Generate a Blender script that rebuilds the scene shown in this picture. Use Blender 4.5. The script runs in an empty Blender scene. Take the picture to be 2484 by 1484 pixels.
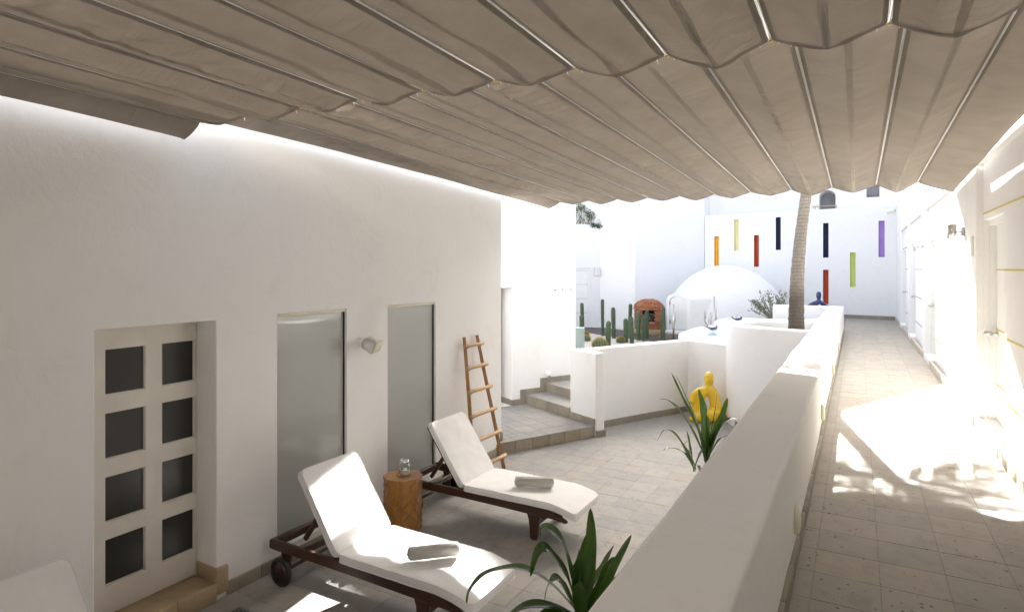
import bpy, bmesh, math, random
from mathutils import Vector, Matrix, noise
random.seed(7)
PI = math.pi
R = math.radians
scene = bpy.context.scene
COL = scene.collection

# ---------------------------------------------------------------- camera, sky, sun, exposure
CAMZ = 2.7
cam_d = bpy.data.cameras.new('camera')
cam = bpy.data.objects.new('camera', cam_d)
COL.objects.link(cam)
cam.location = (0, 0, CAMZ)
cam.rotation_euler = (R(90), 0, R(29.586))
cam_d.sensor_fit = 'HORIZONTAL'
cam_d.sensor_width = 36
cam_d.lens = 36 * 1476 / 2484
cam_d.shift_y = -90 / 2484
cam_d.clip_start = 0.05
cam_d.clip_end = 500
scene.camera = cam

SUN_EL = R(31.5)
SUN_K = -0.145                      # the sun stands beyond the far building, a little to the left
sdir = Vector((SUN_K, 1.0, 0)).normalized() * math.cos(SUN_EL) + Vector((0, 0, math.sin(SUN_EL)))
sun_d = bpy.data.lights.new('sun', 'SUN')
sun_d.energy = 5.0
sun_d.angle = R(0.53)
sun_d.color = (1.0, 0.97, 0.93)
sun = bpy.data.objects.new('sun', sun_d)
COL.objects.link(sun)
sun.rotation_euler = (-sdir).to_track_quat('-Z', 'Y').to_euler()
sun.location = (0, 0, 20)

world = bpy.data.worlds.new('World')
scene.world = world
world.use_nodes = True
wn = world.node_tree.nodes
wl = world.node_tree.links
sky = wn.new('ShaderNodeTexSky')
sky.sky_type = 'NISHITA'
sky.sun_disc = False
sky.sun_elevation = SUN_EL
sky.sun_rotation = math.atan2(SUN_K, 1.0)
sky.air_density = 0.8
sky.dust_density = 5.0
sky.ozone_density = 0.0
bg = wn['Background']
bg.inputs['Strength'].default_value = 0.088
hs = wn.new('ShaderNodeHueSaturation')          # camera white balance set for open shade
hs.inputs['Saturation'].default_value = 0.5
wl.new(sky.outputs[0], hs.inputs['Color'])
wl.new(hs.outputs[0], bg.inputs['Color'])

scene.view_settings.view_transform = 'Standard'
scene.view_settings.look = 'None'
scene.view_settings.gamma = 1.0
scene.view_settings.use_curve_mapping = False
scene.view_settings.exposure = 3.0
scene.render.engine = 'CYCLES'
scene.cycles.use_denoising = True
scene.cycles.max_bounces = 12
scene.cycles.diffuse_bounces = 8
scene.cycles.glossy_bounces = 4
scene.cycles.transmission_bounces = 8
scene.cycles.transparent_max_bounces = 24
scene.cycles.sample_clamp_indirect = 8
scene.cycles.caustics_reflective = False
scene.cycles.caustics_refractive = False

# ---------------------------------------------------------------- mesh helpers
class MB:
    def __init__(s):
        s.v = []; s.f = []; s.sm = []
    def poly(s, pts, smooth=False):
        b = len(s.v); s.v += [tuple(p) for p in pts]
        s.f.append(tuple(range(b, b + len(pts)))); s.sm.append(smooth)
    def add(s, verts, faces, smooth=False):
        b = len(s.v); s.v += [tuple(p) for p in verts]
        for f in faces:
            s.f.append(tuple(b + i for i in f)); s.sm.append(smooth)
        return s
    def box(s, x0, x1, y0, y1, z0, z1, bev=0.0):
        if bev <= 0:
            v = [(x0,y0,z0),(x1,y0,z0),(x1,y1,z0),(x0,y1,z0),(x0,y0,z1),(x1,y0,z1),(x1,y1,z1),(x0,y1,z1)]
            s.add(v, [(3,2,1,0),(4,5,6,7),(0,1,5,4),(1,2,6,5),(2,3,7,6),(3,0,4,7)])
        else:
            bm = bmesh.new()
            bmesh.ops.create_cube(bm, size=1)
            for v in bm.verts:
                v.co = ((x0+x1)/2 + v.co.x*(x1-x0), (y0+y1)/2 + v.co.y*(y1-y0), (z0+z1)/2 + v.co.z*(z1-z0))
            bmesh.ops.bevel(bm, geom=bm.edges[:], offset=bev, segments=2, profile=0.5, affect='EDGES')
            s.bm(bm, True)
        return s
    def bm(s, bm, smooth=False):
        bm.verts.index_update()
        s.add([v.co[:] for v in bm.verts], [[v.index for v in f.verts] for f in bm.faces], smooth)
        bm.free()
        return s
    def prism(s, pts, z0, z1, smooth_sides=False):
        n = len(pts)
        a = sum(pts[i][0]*pts[(i+1)%n][1] - pts[(i+1)%n][0]*pts[i][1] for i in range(n))
        if a < 0: pts = pts[::-1]
        b = len(s.v)
        s.v += [(p[0],p[1],z0) for p in pts] + [(p[0],p[1],z1) for p in pts]
        s.f.append(tuple(range(b+n-1, b-1, -1))); s.sm.append(False)
        s.f.append(tuple(range(b+n, b+2*n))); s.sm.append(False)
        for i in range(n):
            j = (i+1) % n
            s.f.append((b+i, b+j, b+n+j, b+n+i)); s.sm.append(smooth_sides)
        return s
    def tube(s, pts, rad, n=8, cap=True, smooth=True, squash=1.0):
        pts = [Vector(p) for p in pts]
        if not isinstance(rad, (list, tuple)): rad = [rad]*len(pts)
        ref = None; rings = []
        for i, p in enumerate(pts):
            t = (pts[min(i+1,len(pts)-1)] - pts[max(i-1,0)]).normalized()
            if ref is None:
                ref = Vector((0,0,1)) if abs(t.z) < .9 else Vector((1,0,0))
            u = (ref - t*ref.dot(t)).normalized(); w = t.cross(u); ref = u
            rings.append([p + (u*math.cos(2*PI*k/n)*squash + w*math.sin(2*PI*k/n))*rad[i] for k in range(n)])
        b = len(s.v)
        for r in rings: s.v += [tuple(q) for q in r]
        for i in range(len(rings)-1):
            for k in range(n):
                k2 = (k+1) % n
                s.f.append((b+i*n+k, b+i*n+k2, b+(i+1)*n+k2, b+(i+1)*n+k)); s.sm.append(smooth)
        if cap:
            s.f.append(tuple(b+k for k in range(n-1,-1,-1))); s.sm.append(False)
            e = b+(len(rings)-1)*n
            s.f.append(tuple(e+k for k in range(n))); s.sm.append(False)
        return s
    def lathe(s, prof, n=24, c=(0,0,0), smooth=True, sx=1, sy=1):
        b = len(s.v)
        for r, z in prof:
            for k in range(n):
                a = 2*PI*k/n
                s.v.append((c[0]+r*sx*math.cos(a), c[1]+r*sy*math.sin(a), c[2]+z))
        for i in range(len(prof)-1):
            for k in range(n):
                k2 = (k+1) % n
                s.f.append((b+i*n+k, b+i*n+k2, b+(i+1)*n+k2, b+(i+1)*n+k)); s.sm.append(smooth)
        if prof[0][0] > 1e-6: s.f.append(tuple(b+k for k in range(n-1,-1,-1))); s.sm.append(False)
        e = b+(len(prof)-1)*n
        if prof[-1][0] > 1e-6: s.f.append(tuple(e+k for k in range(n))); s.sm.append(False)
        return s
    def xf(s, M, start=0):
        for i in range(start, len(s.v)):
            s.v[i] = tuple(M @ Vector(s.v[i]))
        return s

def rootloc(o):
    p = Vector((0,0,0))
    while o is not None:
        p += o.location; o = o.parent
    return p

def to_mesh(mb, name, mat):
    me = bpy.data.meshes.new(name)
    me.from_pydata(mb.v, [], mb.f)
    me.polygons.foreach_set('use_smooth', mb.sm)
    if mat is not None: me.materials.append(mat)
    me.update()
    return me

def link(name, me, parent=None):
    o = bpy.data.objects.new(name, me)
    COL.objects.link(o)
    if parent is not None: o.parent = parent
    return o

def part(name, mb, mat, parent=None, local=False, bevel=0, seg=2, weld=False):
    """one mesh object; coordinates are world unless local"""
    if parent is not None and not local:
        rl = rootloc(parent)
        mb.v = [(x-rl.x, y-rl.y, z-rl.z) for x, y, z in mb.v]
    o = link(name, to_mesh(mb, name, mat), parent)
    if weld:
        m = o.modifiers.new('weld', 'WELD'); m.merge_threshold = 1e-4
    if bevel:
        m = o.modifiers.new('bevel', 'BEVEL'); m.width = bevel; m.segments = seg; m.limit_method = 'ANGLE'; m.angle_limit = R(40)
        for p in o.data.polygons: p.use_smooth = False
    return o

def tag(o, label, cat, group=None):
    o['label'] = label; o['category'] = cat
    if group: o['group'] = group
    return o

def thing(name, label, cat, loc=(0,0,0), rz=0, group=None):
    o = bpy.data.objects.new(name, None)
    COL.objects.link(o)
    o.location = loc; o.rotation_euler = (0,0,rz); o.empty_display_size = .1
    return tag(o, label, cat, group)

def struct(name, mb, mat, kind='structure', parent=None, **k):
    o = part(name, mb, mat, parent, **k)
    o['kind'] = kind
    return o

def bake(o):
    dg = bpy.context.evaluated_depsgraph_get()
    dg.update()
    me = bpy.data.meshes.new_from_object(o.evaluated_get(dg))
    old = o.data
    o.modifiers.clear()
    o.data = me
    bpy.data.meshes.remove(old)
    return o

def cut(o, boxes, bevel=0.0, seg=3):
    """cut openings (MB solids) out of a wall and round its arrises"""
    rl = rootloc(o)
    cs = []
    for mb in boxes:
        mb.v = [(x-rl.x, y-rl.y, z-rl.z) for x, y, z in mb.v]
        c = bpy.data.objects.new('cutter', to_mesh(mb, 'cutter', None)); COL.objects.link(c)
        c.location = rl
        m = o.modifiers.new('b', 'BOOLEAN'); m.operation = 'DIFFERENCE'; m.object = c; m.solver = 'EXACT'
        cs.append(c)
    if bevel:
        m = o.modifiers.new('bevel', 'BEVEL'); m.width = bevel; m.segments = seg; m.limit_method = 'ANGLE'; m.angle_limit = R(40)
    bpy.context.view_layer.update()
    bake(o)
    for c in cs: bpy.data.objects.remove(c)
    return o

# ---------------------------------------------------------------- materials
def mk(name):
    m = bpy.data.materials.new(name); m.use_nodes = True
    nt = m.node_tree
    return m, nt, nt.nodes['Principled BSDF']
def N(nt, t, **k):
    n = nt.nodes.new(t)
    for a, b in k.items():
        if a.startswith('i_'):
            key = a[2:]
            key = int(key) if key.isdigit() else key.replace('_', ' ')
            n.inputs[key].default_value = b
        else: setattr(n, a, b)
    return n
def coords(nt, mode, scale=(1,1,1)):
    if mode == 'P':
        g = N(nt, 'ShaderNodeNewGeometry'); out = g.outputs['Position']
    else:
        g = N(nt, 'ShaderNodeTexCoord'); out = g.outputs['Object']
    if scale != (1,1,1):
        mp = N(nt, 'ShaderNodeMapping'); mp.inputs['Scale'].default_value = scale
        nt.links.new(out, mp.inputs['Vector']); out = mp.outputs[0]
    return out
def noise_n(nt, co, scale, detail=4, rough=.55, dist=0):
    n = N(nt, 'ShaderNodeTexNoise'); n.inputs['Scale'].default_value = scale; n.inputs['Detail'].default_value = detail
    n.inputs['Roughness'].default_value = rough; n.inputs['Distortion'].default_value = dist
    nt.links.new(co, n.inputs['Vector'])
    return n.outputs['Fac']
def ramp(nt, fac, stops):
    r = N(nt, 'ShaderNodeValToRGB')
    el = r.color_ramp.elements
    while len(el) < len(stops): el.new(.5)
    for e, (p, c) in zip(el, stops):
        e.position = p; e.color = (c[0], c[1], c[2], 1) if len(c) == 3 else c
    nt.links.new(fac, r.inputs['Fac'])
    return r.outputs['Color']
def mixc(nt, fac, a, b, mode='MIX'):
    m = N(nt, 'ShaderNodeMix', data_type='RGBA', blend_type=mode)
    for s, v in ((0, fac), (6, a), (7, b)):
        if hasattr(v, 'is_output'): nt.links.new(v, m.inputs[s])
        else: m.inputs[s].default_value = v if s == 0 else (v[0], v[1], v[2], 1)
    return m.outputs[2]
def bump(nt, bs, hs, ):
    """hs: list of (height socket, strength, distance)"""
    prev = None
    for h, st, d in hs:
        b = N(nt, 'ShaderNodeBump'); b.inputs['Strength'].default_value = st; b.inputs['Distance'].default_value = d
        nt.links.new(h, b.inputs['Height'])
        if prev is not None: nt.links.new(prev, b.inputs['Normal'])
        prev = b.outputs[0]
    nt.links.new(prev, bs.inputs['Normal'])
def m_plain(name, col, rough=.5, metal=0, spec=.5, coat=0, bumpv=None, vary=.0, mode='O'):
    m, nt, b = mk(name)
    b.inputs['Base Color'].default_value = (*col, 1)
    b.inputs['Roughness'].default_value = rough; b.inputs['Metallic'].default_value = metal
    b.inputs['Specular IOR Level'].default_value = spec; b.inputs['Coat Weight'].default_value = coat
    co = coords(nt, mode)
    if vary:
        f = noise_n(nt, co, 6, 5)
        c = ramp(nt, f, [(.3, tuple(x*(1-vary) for x in col)), (.7, tuple(min(1, x*(1+vary)) for x in col))])
        nt.links.new(c, b.inputs['Base Color'])
    if bumpv:
        sc, st, d = bumpv
        bump(nt, b, [(noise_n(nt, co, sc, 4), st, d)])
    return m
def m_plaster(name, col, vary=.04, strength=.35):
    m, nt, b = mk(name)
    co = coords(nt, 'P')
    big = noise_n(nt, co, .9, 6, .6)
    med = noise_n(nt, co, 9, 5, .6, .6)
    fine = noise_n(nt, co, 70, 3, .6)
    trow = noise_n(nt, coords(nt, 'P', (1,1,.8)), 2.6, 8, .66, .8)
    c1 = ramp(nt, big, [(.3, tuple(x*(1-vary) for x in col)), (.65, col)])
    st = ramp(nt, trow, [(.28, (.93,.9,.86)), (.45, (1,1,1))])
    nt.links.new(mixc(nt, .55, c1, st, 'MULTIPLY'), b.inputs['Base Color'])
    b.inputs['Roughness'].default_value = .85; b.inputs['Specular IOR Level'].default_value = .25
    bump(nt, b, [(trow, strength*.8, .03), (med, strength*.7, .012), (fine, strength*1.2, .003)])
    return m
def m_stone(name, pal, pits=1.0, rough=.75, ledge=False):
    """volcanic stone tile: one tone per piece, dark pits and pale flecks"""
    m, nt, b = mk(name)
    oi = N(nt, 'ShaderNodeObjectInfo')
    co = coords(nt, 'P')
    cr = ramp(nt, oi.outputs['Random'], [(i/(len(pal)-1), c) for i, c in enumerate(pal)])
    cl = noise_n(nt, co, 7, 6, .65, .5)
    c = mixc(nt, .5, cr, ramp(nt, cl, [(.3, (.70,.68,.64)), (.5, (1,1,1)), (.72, (1.12,1.08,1.02))]), 'MULTIPLY')
    fine = noise_n(nt, co, 180, 3, .7)
    c = mixc(nt, .4, c, ramp(nt, fine, [(.3, (.72,.7,.68)), (.65, (1.12,1.11,1.1))]), 'MULTIPLY')
    v = N(nt, 'ShaderNodeTexVoronoi'); v.inputs['Scale'].default_value = 26; v.inputs['Randomness'].default_value = 1
    nt.links.new(co, v.inputs['Vector'])
    sp = N(nt, 'ShaderNodeSeparateColor'); nt.links.new(v.outputs['Color'], sp.inputs[0])
    # pit size differs per cell
    mt = N(nt, 'ShaderNodeMath', operation='MULTIPLY'); nt.links.new(sp.outputs[0], mt.inputs[0]); mt.inputs[1].default_value = .30*pits
    dens = noise_n(nt, co, 3.1, 3)
    md = N(nt, 'ShaderNodeMath', operation='MULTIPLY'); nt.links.new(mt.outputs[0], md.inputs[0]); nt.links.new(dens, md.inputs[1])
    lt = N(nt, 'ShaderNodeMath', operation='LESS_THAN'); nt.links.new(v.outputs['Distance'], lt.inputs[0]); nt.links.new(md.outputs[0], lt.inputs[1])
    gt = N(nt, 'ShaderNodeMath', operation='GREATER_THAN'); nt.links.new(sp.outputs[1], gt.inputs[0]); gt.inputs[1].default_value = .45
    pit = N(nt, 'ShaderNodeMath', operation='MULTIPLY'); nt.links.new(lt.outputs[0], pit.inputs[0]); nt.links.new(gt.outputs[0], pit.inputs[1])
    pcol = ramp(nt, sp.outputs[2], [(0, (.07,.06,.05)), (.6, (.16,.13,.10)), (.85, (.2,.17,.14)), (.92, (.62,.6,.56))])
    c = mixc(nt, pit.outputs[0], c, pcol)
    nt.links.new(c, b.inputs['Base Color'])
    b.inputs['Roughness'].default_value = rough; b.inputs['Specular IOR Level'].default_value = .35
    inv = N(nt, 'ShaderNodeMath', operation='SUBTRACT'); inv.inputs[0].default_value = 1; nt.links.new(pit.outputs[0], inv.inputs[1])
    bump(nt, b, [(cl, .25, .01), (fine, .25, .002), (inv.outputs[0], .6, .004)])
    return m
def m_wood(name, c1, c2, rough=.45, axis=(1,1,1), scale=8, coat=0, knots=False):
    m, nt, b = mk(name)
    co = coords(nt, 'O', axis)
    n1 = noise_n(nt, co, scale, 5, .6, 1.2)
    n2 = noise_n(nt, co, scale*6, 4, .6, .3)
    c = ramp(nt, n1, [(.28, c1), (.7, c2)])
    c = mixc(nt, .5, c, ramp(nt, n2, [(.35, (.68,.64,.6)), (.6, (1.08,1.06,1.04))]), 'MULTIPLY')
    if knots:
        v = N(nt, 'ShaderNodeTexVoronoi'); v.inputs['Scale'].default_value = 7
        nt.links.new(coords(nt, 'O', (1.6,1.6,1)), v.inputs['Vector'])
        c = mixc(nt, ramp(nt, v.outputs['Distance'], [(.05, (1,1,1)), (.1, (0,0,0))]), c, (.12,.06,.025))
    nt.links.new(c, b.inputs['Base Color'])
    b.inputs['Roughness'].default_value = rough; b.inputs['Coat Weight'].default_value = coat
    bump(nt, b, [(n2, .25, .003)])
    return m
def m_cloth(name, col, weave=900, wr=.0, transl=0.0):
    m, nt, b = mk(name)
    co = coords(nt, 'O')
    f = noise_n(nt, co, weave, 2)
    w = noise_n(nt, co, 9, 4, .5, .4)
    c = ramp(nt, w, [(.3, tuple(x*.96 for x in col)), (.7, col)])
    nt.links.new(c, b.inputs['Base Color'])
    b.inputs['Roughness'].default_value = .9; b.inputs['Specular IOR Level'].default_value = .2
    b.inputs['Sheen Weight'].default_value = .15
    bump(nt, b, [(w, wr, .02), (f, .3, .001)])
    return m
def m_thin(name, c1, c2, tr, tcol, rough=.35, spec=.5, scale=8, objrand=False, weave=False, fold=0.0):
    """thin leaf or cloth: reflects on one side, lets light through to the other"""
    m, nt, b = mk(name)
    co = coords(nt, 'O')
    n1 = noise_n(nt, co, scale, 4, .6)
    c = ramp(nt, n1, [(.3, c1), (.7, c2)])
    if objrand:
        oi = N(nt, 'ShaderNodeObjectInfo')
        c = mixc(nt, 1.0, c, ramp(nt, oi.outputs['Random'], [(0, (.85,.9,.8)), (1, (1.15,1.1,1.05))]), 'MULTIPLY')
    nt.links.new(c, b.inputs['Base Color'])
    b.inputs['Roughness'].default_value = rough; b.inputs['Specular IOR Level'].default_value = spec
    t = N(nt, 'ShaderNodeBsdfTranslucent')
    t.inputs['Color'].default_value = (*tcol, 1)
    mx = N(nt, 'ShaderNodeMixShader'); mx.inputs[0].default_value = tr
    nt.links.new(b.outputs[0], mx.inputs[1]); nt.links.new(t.outputs[0], mx.inputs[2])
    nt.links.new(mx.outputs[0], nt.nodes['Material Output'].inputs['Surface'])
    if weave:
        w1 = N(nt, 'ShaderNodeTexWave', wave_type='BANDS', bands_direction='X'); w1.inputs['Scale'].default_value = 220; w1.inputs['Distortion'].default_value = 2
        nt.links.new(co, w1.inputs['Vector'])
        st = noise_n(nt, coords(nt, 'O', (1, .25, 1)), 3.0, 5, .6, .8)
        fine = noise_n(nt, coords(nt, 'O', (6, 160, 6)), 3, 2)
        tc = mixc(nt, .7, (tcol[0],tcol[1],tcol[2]), ramp(nt, st, [(.3, (.72,.67,.61)), (.62, (1.06,1.06,1.06))]), 'MULTIPLY')
        tc = mixc(nt, .35, tc, ramp(nt, fine, [(.3, (.82,.8,.78)), (.7, (1.05,1.05,1.05))]), 'MULTIPLY')
        nt.links.new(tc, t.inputs['Color'])
        wr = noise_n(nt, coords(nt, 'O', (1, .6, 1)), 4, 3, .5, 0)
        cw = noise_n(nt, coords(nt, 'O', (1.6, 9, 1.6)), 1.7, 4, .55, .5)
        mk_ = ramp(nt, noise_n(nt, coords(nt, 'O', (1.8, .45, 1)), 1.0, 2), [(.42, (0,0,0)), (.62, (1,1,1))])
        mm = N(nt, 'ShaderNodeMath', operation='MULTIPLY'); nt.links.new(cw, mm.inputs[0]); nt.links.new(mk_, mm.inputs[1])
        bump(nt, b, [(wr, fold, .05), (mm.outputs[0], .55, .03), (w1.outputs['Fac'], .15, .001)])
        nt.links.new(b.inputs['Normal'].links[0].from_socket, t.inputs['Normal'])
    return m

M = {}
M['plaster'] = m_plaster('white_plaster', (.88, .872, .855), .03, .26)
M['plaster_bright'] = m_plaster('bright_white_plaster', (.87, .865, .855), .02, .22)
M['plaster_fine'] = m_plaster('smooth_white_plaster', (.80, .80, .805), .015, .14)
M['paint_door'] = m_plain('cream_door_paint', (.77, .735, .66), .5, vary=.04, bumpv=(60, .08, .002))
M['paint_white'] = m_plain('white_paint', (.82, .82, .80), .45, vary=.02)
M['tile'] = m_stone('volcanic_stone_tile', [(.335,.315,.285),(.325,.313,.296),(.295,.29,.284),(.345,.322,.288),(.315,.306,.292),(.36,.338,.307),(.285,.284,.285),(.325,.30,.265),(.34,.328,.31)])
M['tile_walk'] = m_stone('walkway_stone_tile', [(.385,.352,.30),(.375,.347,.303),(.36,.338,.303),(.395,.36,.303),(.37,.347,.31),(.405,.37,.317),(.355,.335,.303),(.38,.343,.288)], 1.5)
M['skirt_pale'] = m_plain('pale_stone_skirting', (.50,.45,.37), .8, vary=.1, mode='P')
M['riser'] = m_stone('stone_riser', [(.34,.295,.225),(.31,.275,.22),(.37,.31,.225),(.35,.315,.26)], 1.3)
M['skirt'] = m_stone('stone_skirting', [(.31,.285,.235),(.28,.255,.215),(.34,.30,.235)], 1.1)
M['travertine'] = m_stone('travertine', [(.46,.35,.22),(.40,.30,.19),(.52,.41,.27)], .5, .5)
M['grout'] = m_plain('tile_grout', (.42, .405, .38), .9, bumpv=(120, .2, .002), mode='P')
M['grout_dark'] = m_plain('walkway_grout', (.30, .275, .235), .9, mode='P')
M['glass_dark'] = m_plain('dark_obscured_glass', (.028, .028, .024), .22, spec=.5, bumpv=(320, .2, .002))
def m_window():
    m, nt, b = mk('frosted_window_glass')
    b.inputs['Base Color'].default_value = (.40, .41, .385, 1)
    b.inputs['Roughness'].default_value = .55
    b.inputs['Coat Weight'].default_value = 1.0; b.inputs['Coat Roughness'].default_value = .015; b.inputs['Coat IOR'].default_value = 1.6
    return m
M['glass_window'] = m_window()
M['seal'] = m_plain('black_window_seal', (.015, .015, .015), .6)
M['sail'] = m_thin('beige_sail_canvas', (.275,.242,.207), (.325,.289,.25), .021, (.50,.405,.305), .85, .2, 4, weave=True, fold=.10)
M['tape'] = m_plain('sail_seam_tape', (.41,.365,.31), .9, spec=.1)
M['rod'] = m_plain('white_sail_rod', (.85, .84, .82), .4)
M['brass'] = m_plain('brass_ring', (.75, .5, .15), .35, 1.0)
M['teak'] = m_wood('dark_stained_wood', (.028, .010, .006), (.075, .028, .014), .4, (.6, 6, 6), 5, .25)
M['rubber'] = m_plain('black_rubber', (.02, .02, .02), .6)
M['cushion'] = m_cloth('white_cushion_cloth', (.80, .79, .78), 700, .12)
M['piping'] = m_cloth('white_cushion_piping', (.76, .75, .74), 700)
M['towel'] = m_plain('grey_towel', (.55, .525, .49), 1.0, spec=.1, bumpv=(260, .9, .006), vary=.05)
M['pine'] = m_wood('pine_ladder_wood', (.30, .15, .06), (.46, .26, .11), .6, (4, 4, .5), 8, 0, True)
M['pine_light'] = m_wood('pale_rung_wood', (.46, .29, .14), (.60, .42, .24), .65, (4, .6, 4), 9, 0, True)
M['rope'] = m_plain('jute_rope', (.42, .29, .14), .95, bumpv=(300, .8, .003))
M['honey'] = m_wood('honey_brown_wood', (.27, .115, .022), (.42, .20, .05), .38, (3, 3, .8), 5, .35, True)
M['steel'] = m_plain('brushed_steel', (.62, .60, .57), .28, 1.0)
M['chrome'] = m_plain('chrome', (.75, .75, .76), .12, 1.0)
M['yellow_gloss'] = m_plain('glossy_yellow_lacquer', (.86, .56, .006), .1, spec=.6, coat=.7)
M['blue_gloss'] = m_plain('satin_blue_lacquer', (.012, .03, .13), .22, spec=.5, coat=.4)
M['leaf_dark'] = m_thin('glossy_strap_leaf', (.018,.045,.009), (.042,.095,.018), .2, (.13,.26,.025), .24, .6, 9, objrand=True)
M['leaf_shrub'] = m_thin('shrub_leaf', (.06,.10,.045), (.13,.17,.08), .2, (.2,.28,.08), .45, .4, 18)
M['leaf_bush'] = m_thin('bush_leaf', (.035,.065,.022), (.075,.115,.045), .2, (.12,.2,.05), .45, .4, 10)
M['leaf_palm'] = m_thin('palm_leaf', (.04,.075,.02), (.07,.11,.035), .2, (.15,.22,.05), .4, .4, 6)
M['bark_pale'] = m_plain('pale_branch_bark', (.34, .30, .24), .9, vary=.2, bumpv=(60, .6, .01))
M['glazed'] = m_plain('white_glazed_pot', (.78, .77, .74), .3, spec=.5, vary=.03)
M['soil'] = m_plain('dark_soil', (.06, .045, .03), 1, vary=.3, bumpv=(60, .9, .02))
M['sand'] = m_plain('pale_garden_sand', (.60, .54, .46), .95, vary=.08, bumpv=(45, .5, .02), mode='P')
M['deck'] = m_wood('weathered_deck_board', (.08, .065, .06), (.16, .135, .125), .75, (1, 6, 6), 6)
M['acrylic'] = m_plain('white_spa_acrylic', (.88, .89, .90), .16, spec=.5, coat=.4)
M['spa_water'] = m_plain('spa_water', (.55, .74, .80), .03, spec=.6)
M['mosaic'] = m_plain('dark_mosaic_tile', (.06, .07, .07), .4)
M['navy_ring'] = m_plain('navy_plastic', (.05, .06, .11), .35)
M['globe'] = m_plain('white_globe_lamp', (.85, .85, .83), .3, spec=.5)
M['plastic'] = m_plain('off_white_plastic', (.72, .70, .66), .4)
M['black'] = m_plain('black_plastic', (.02, .02, .02), .5)
M['louver'] = m_plain('cream_light_fitting', (.74, .68, .54), .45)
M['frosted'] = m_plain('frosted_green_glass', (.34, .42, .42), .25, spec=.6)
M['brick'] = m_stone('red_clay_brick', [(.36,.14,.075),(.44,.19,.10),(.30,.115,.065),(.48,.23,.13)], .5, .9)
M['mortar'] = m_plain('brown_mortar', (.27, .19, .12), .95, vary=.15, bumpv=(70, .6, .01))
M['plinth'] = m_plain('ochre_plinth', (.42, .33, .21), .9, vary=.1, bumpv=(30, .5, .01))
M['rock'] = m_stone('field_stone', [(.13,.10,.075),(.12,.11,.10),(.17,.125,.09)], .2, .9)
M['lining_black'] = m_plain('near_black_lining', (.02, .017, .014), 1)  # near-black sheet at the back of the oven mouth
M['rail_wood'] = m_plain('yellow_bamboo_rail', (.58, .40, .17), .5)
M['iron'] = m_plain('grey_iron', (.22, .22, .23), .5, .5)
M['grey_back'] = m_plain('grey_backing', (.36, .36, .39), .9)  # even mid grey behind the window, the arch and the garden door panels
def m_palm():
    m, nt, b = mk('ringed_palm_bark')
    co = coords(nt, 'O')
    w = N(nt, 'ShaderNodeTexWave', wave_type='BANDS', bands_direction='Z', wave_profile='SAW'); w.inputs['Scale'].default_value = 5.2; w.inputs['Distortion'].default_value = 4.5
    w.inputs['Detail'].default_value = 3; w.inputs['Detail Scale'].default_value = 1.6
    nt.links.new(co, w.inputs['Vector'])
    n1 = noise_n(nt, co, 5, 5, .65)
    n2 = noise_n(nt, coords(nt, 'O', (22, 22, 2.5)), 4, 4, .7)
    c = ramp(nt, w.outputs['Fac'], [(.04, (.15,.13,.112)), (.12, (.26,.232,.20)), (.9, (.34,.305,.265))])
    c = mixc(nt, .75, c, ramp(nt, n2, [(.3, (.55,.52,.5)), (.6, (1.05,1.03,1.0))]), 'MULTIPLY')
    z = N(nt, 'ShaderNodeSeparateXYZ'); nt.links.new(co, z.inputs[0])
    ad = N(nt, 'ShaderNodeMath', operation='MULTIPLY_ADD'); ad.inputs[1].default_value = .5; nt.links.new(n1, ad.inputs[0]); nt.links.new(z.outputs[2], ad.inputs[2])
    mr = N(nt, 'ShaderNodeMapRange'); mr.inputs[1].default_value = 1.15; mr.inputs[2].default_value = 1.5; nt.links.new(ad.outputs[0], mr.inputs[0])
    c = mixc(nt, mr.outputs[0], mixc(nt, 1.0, c, (.42,.40,.38), 'MULTIPLY'), c)       # trunk darker towards its foot, with a ragged edge
    nt.links.new(c, b.inputs['Base Color'])
    b.inputs['Roughness'].default_value = .9
    bump(nt, b, [(w.outputs['Fac'], .6, .015), (n2, .6, .008)])
    return m
M['palm'] = m_palm()
def m_clear():
    m, nt, b = mk('clear_jar_glass')
    tr = N(nt, 'ShaderNodeBsdfTransparent'); tr.inputs[0].default_value = (.95,.97,.96,1)
    gl = N(nt, 'ShaderNodeBsdfGlossy'); gl.inputs['Roughness'].default_value = .03
    lw_ = N(nt, 'ShaderNodeLayerWeight'); lw_.inputs[0].default_value = .35
    fr = N(nt, 'ShaderNodeMath', operation='MULTIPLY'); fr.inputs[1].default_value = .55; nt.links.new(lw_.outputs['Facing'], fr.inputs[0])
    mx = N(nt, 'ShaderNodeMixShader')
    nt.links.new(fr.outputs[0], mx.inputs[0]); nt.links.new(tr.outputs[0], mx.inputs[1]); nt.links.new(gl.outputs[0], mx.inputs[2])
    nt.links.new(mx.outputs[0], nt.nodes['Material Output'].inputs['Surface'])
    return m
M['clear'] = m_clear()
def m_cactus():
    m, nt, b = mk('ribbed_cactus_skin')
    co = coords(nt, 'O')
    oi = N(nt, 'ShaderNodeObjectInfo')
    n1 = noise_n(nt, co, 7, 4)
    c = ramp(nt, n1, [(.3, (.045,.085,.045)), (.7, (.085,.13,.065))])
    c = mixc(nt, 1.0, c, ramp(nt, oi.outputs['Random'], [(0, (.75,.8,.8)), (1, (1.2,1.1,.95))]), 'MULTIPLY')
    n3 = noise_n(nt, co, 38, 3)
    c = mixc(nt, ramp(nt, n3, [(.66, (0,0,0)), (.74, (1,1,1))]), c, (.25,.24,.17))
    nt.links.new(c, b.inputs['Base Color']); b.inputs['Roughness'].default_value = .5
    return m
M['cactus'] = m_cactus()
M['spine'] = m_plain('golden_spines', (.52, .40, .06), .7)
M['areole'] = m_plain('grey_areoles', (.17, .19, .12), .9)

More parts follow.
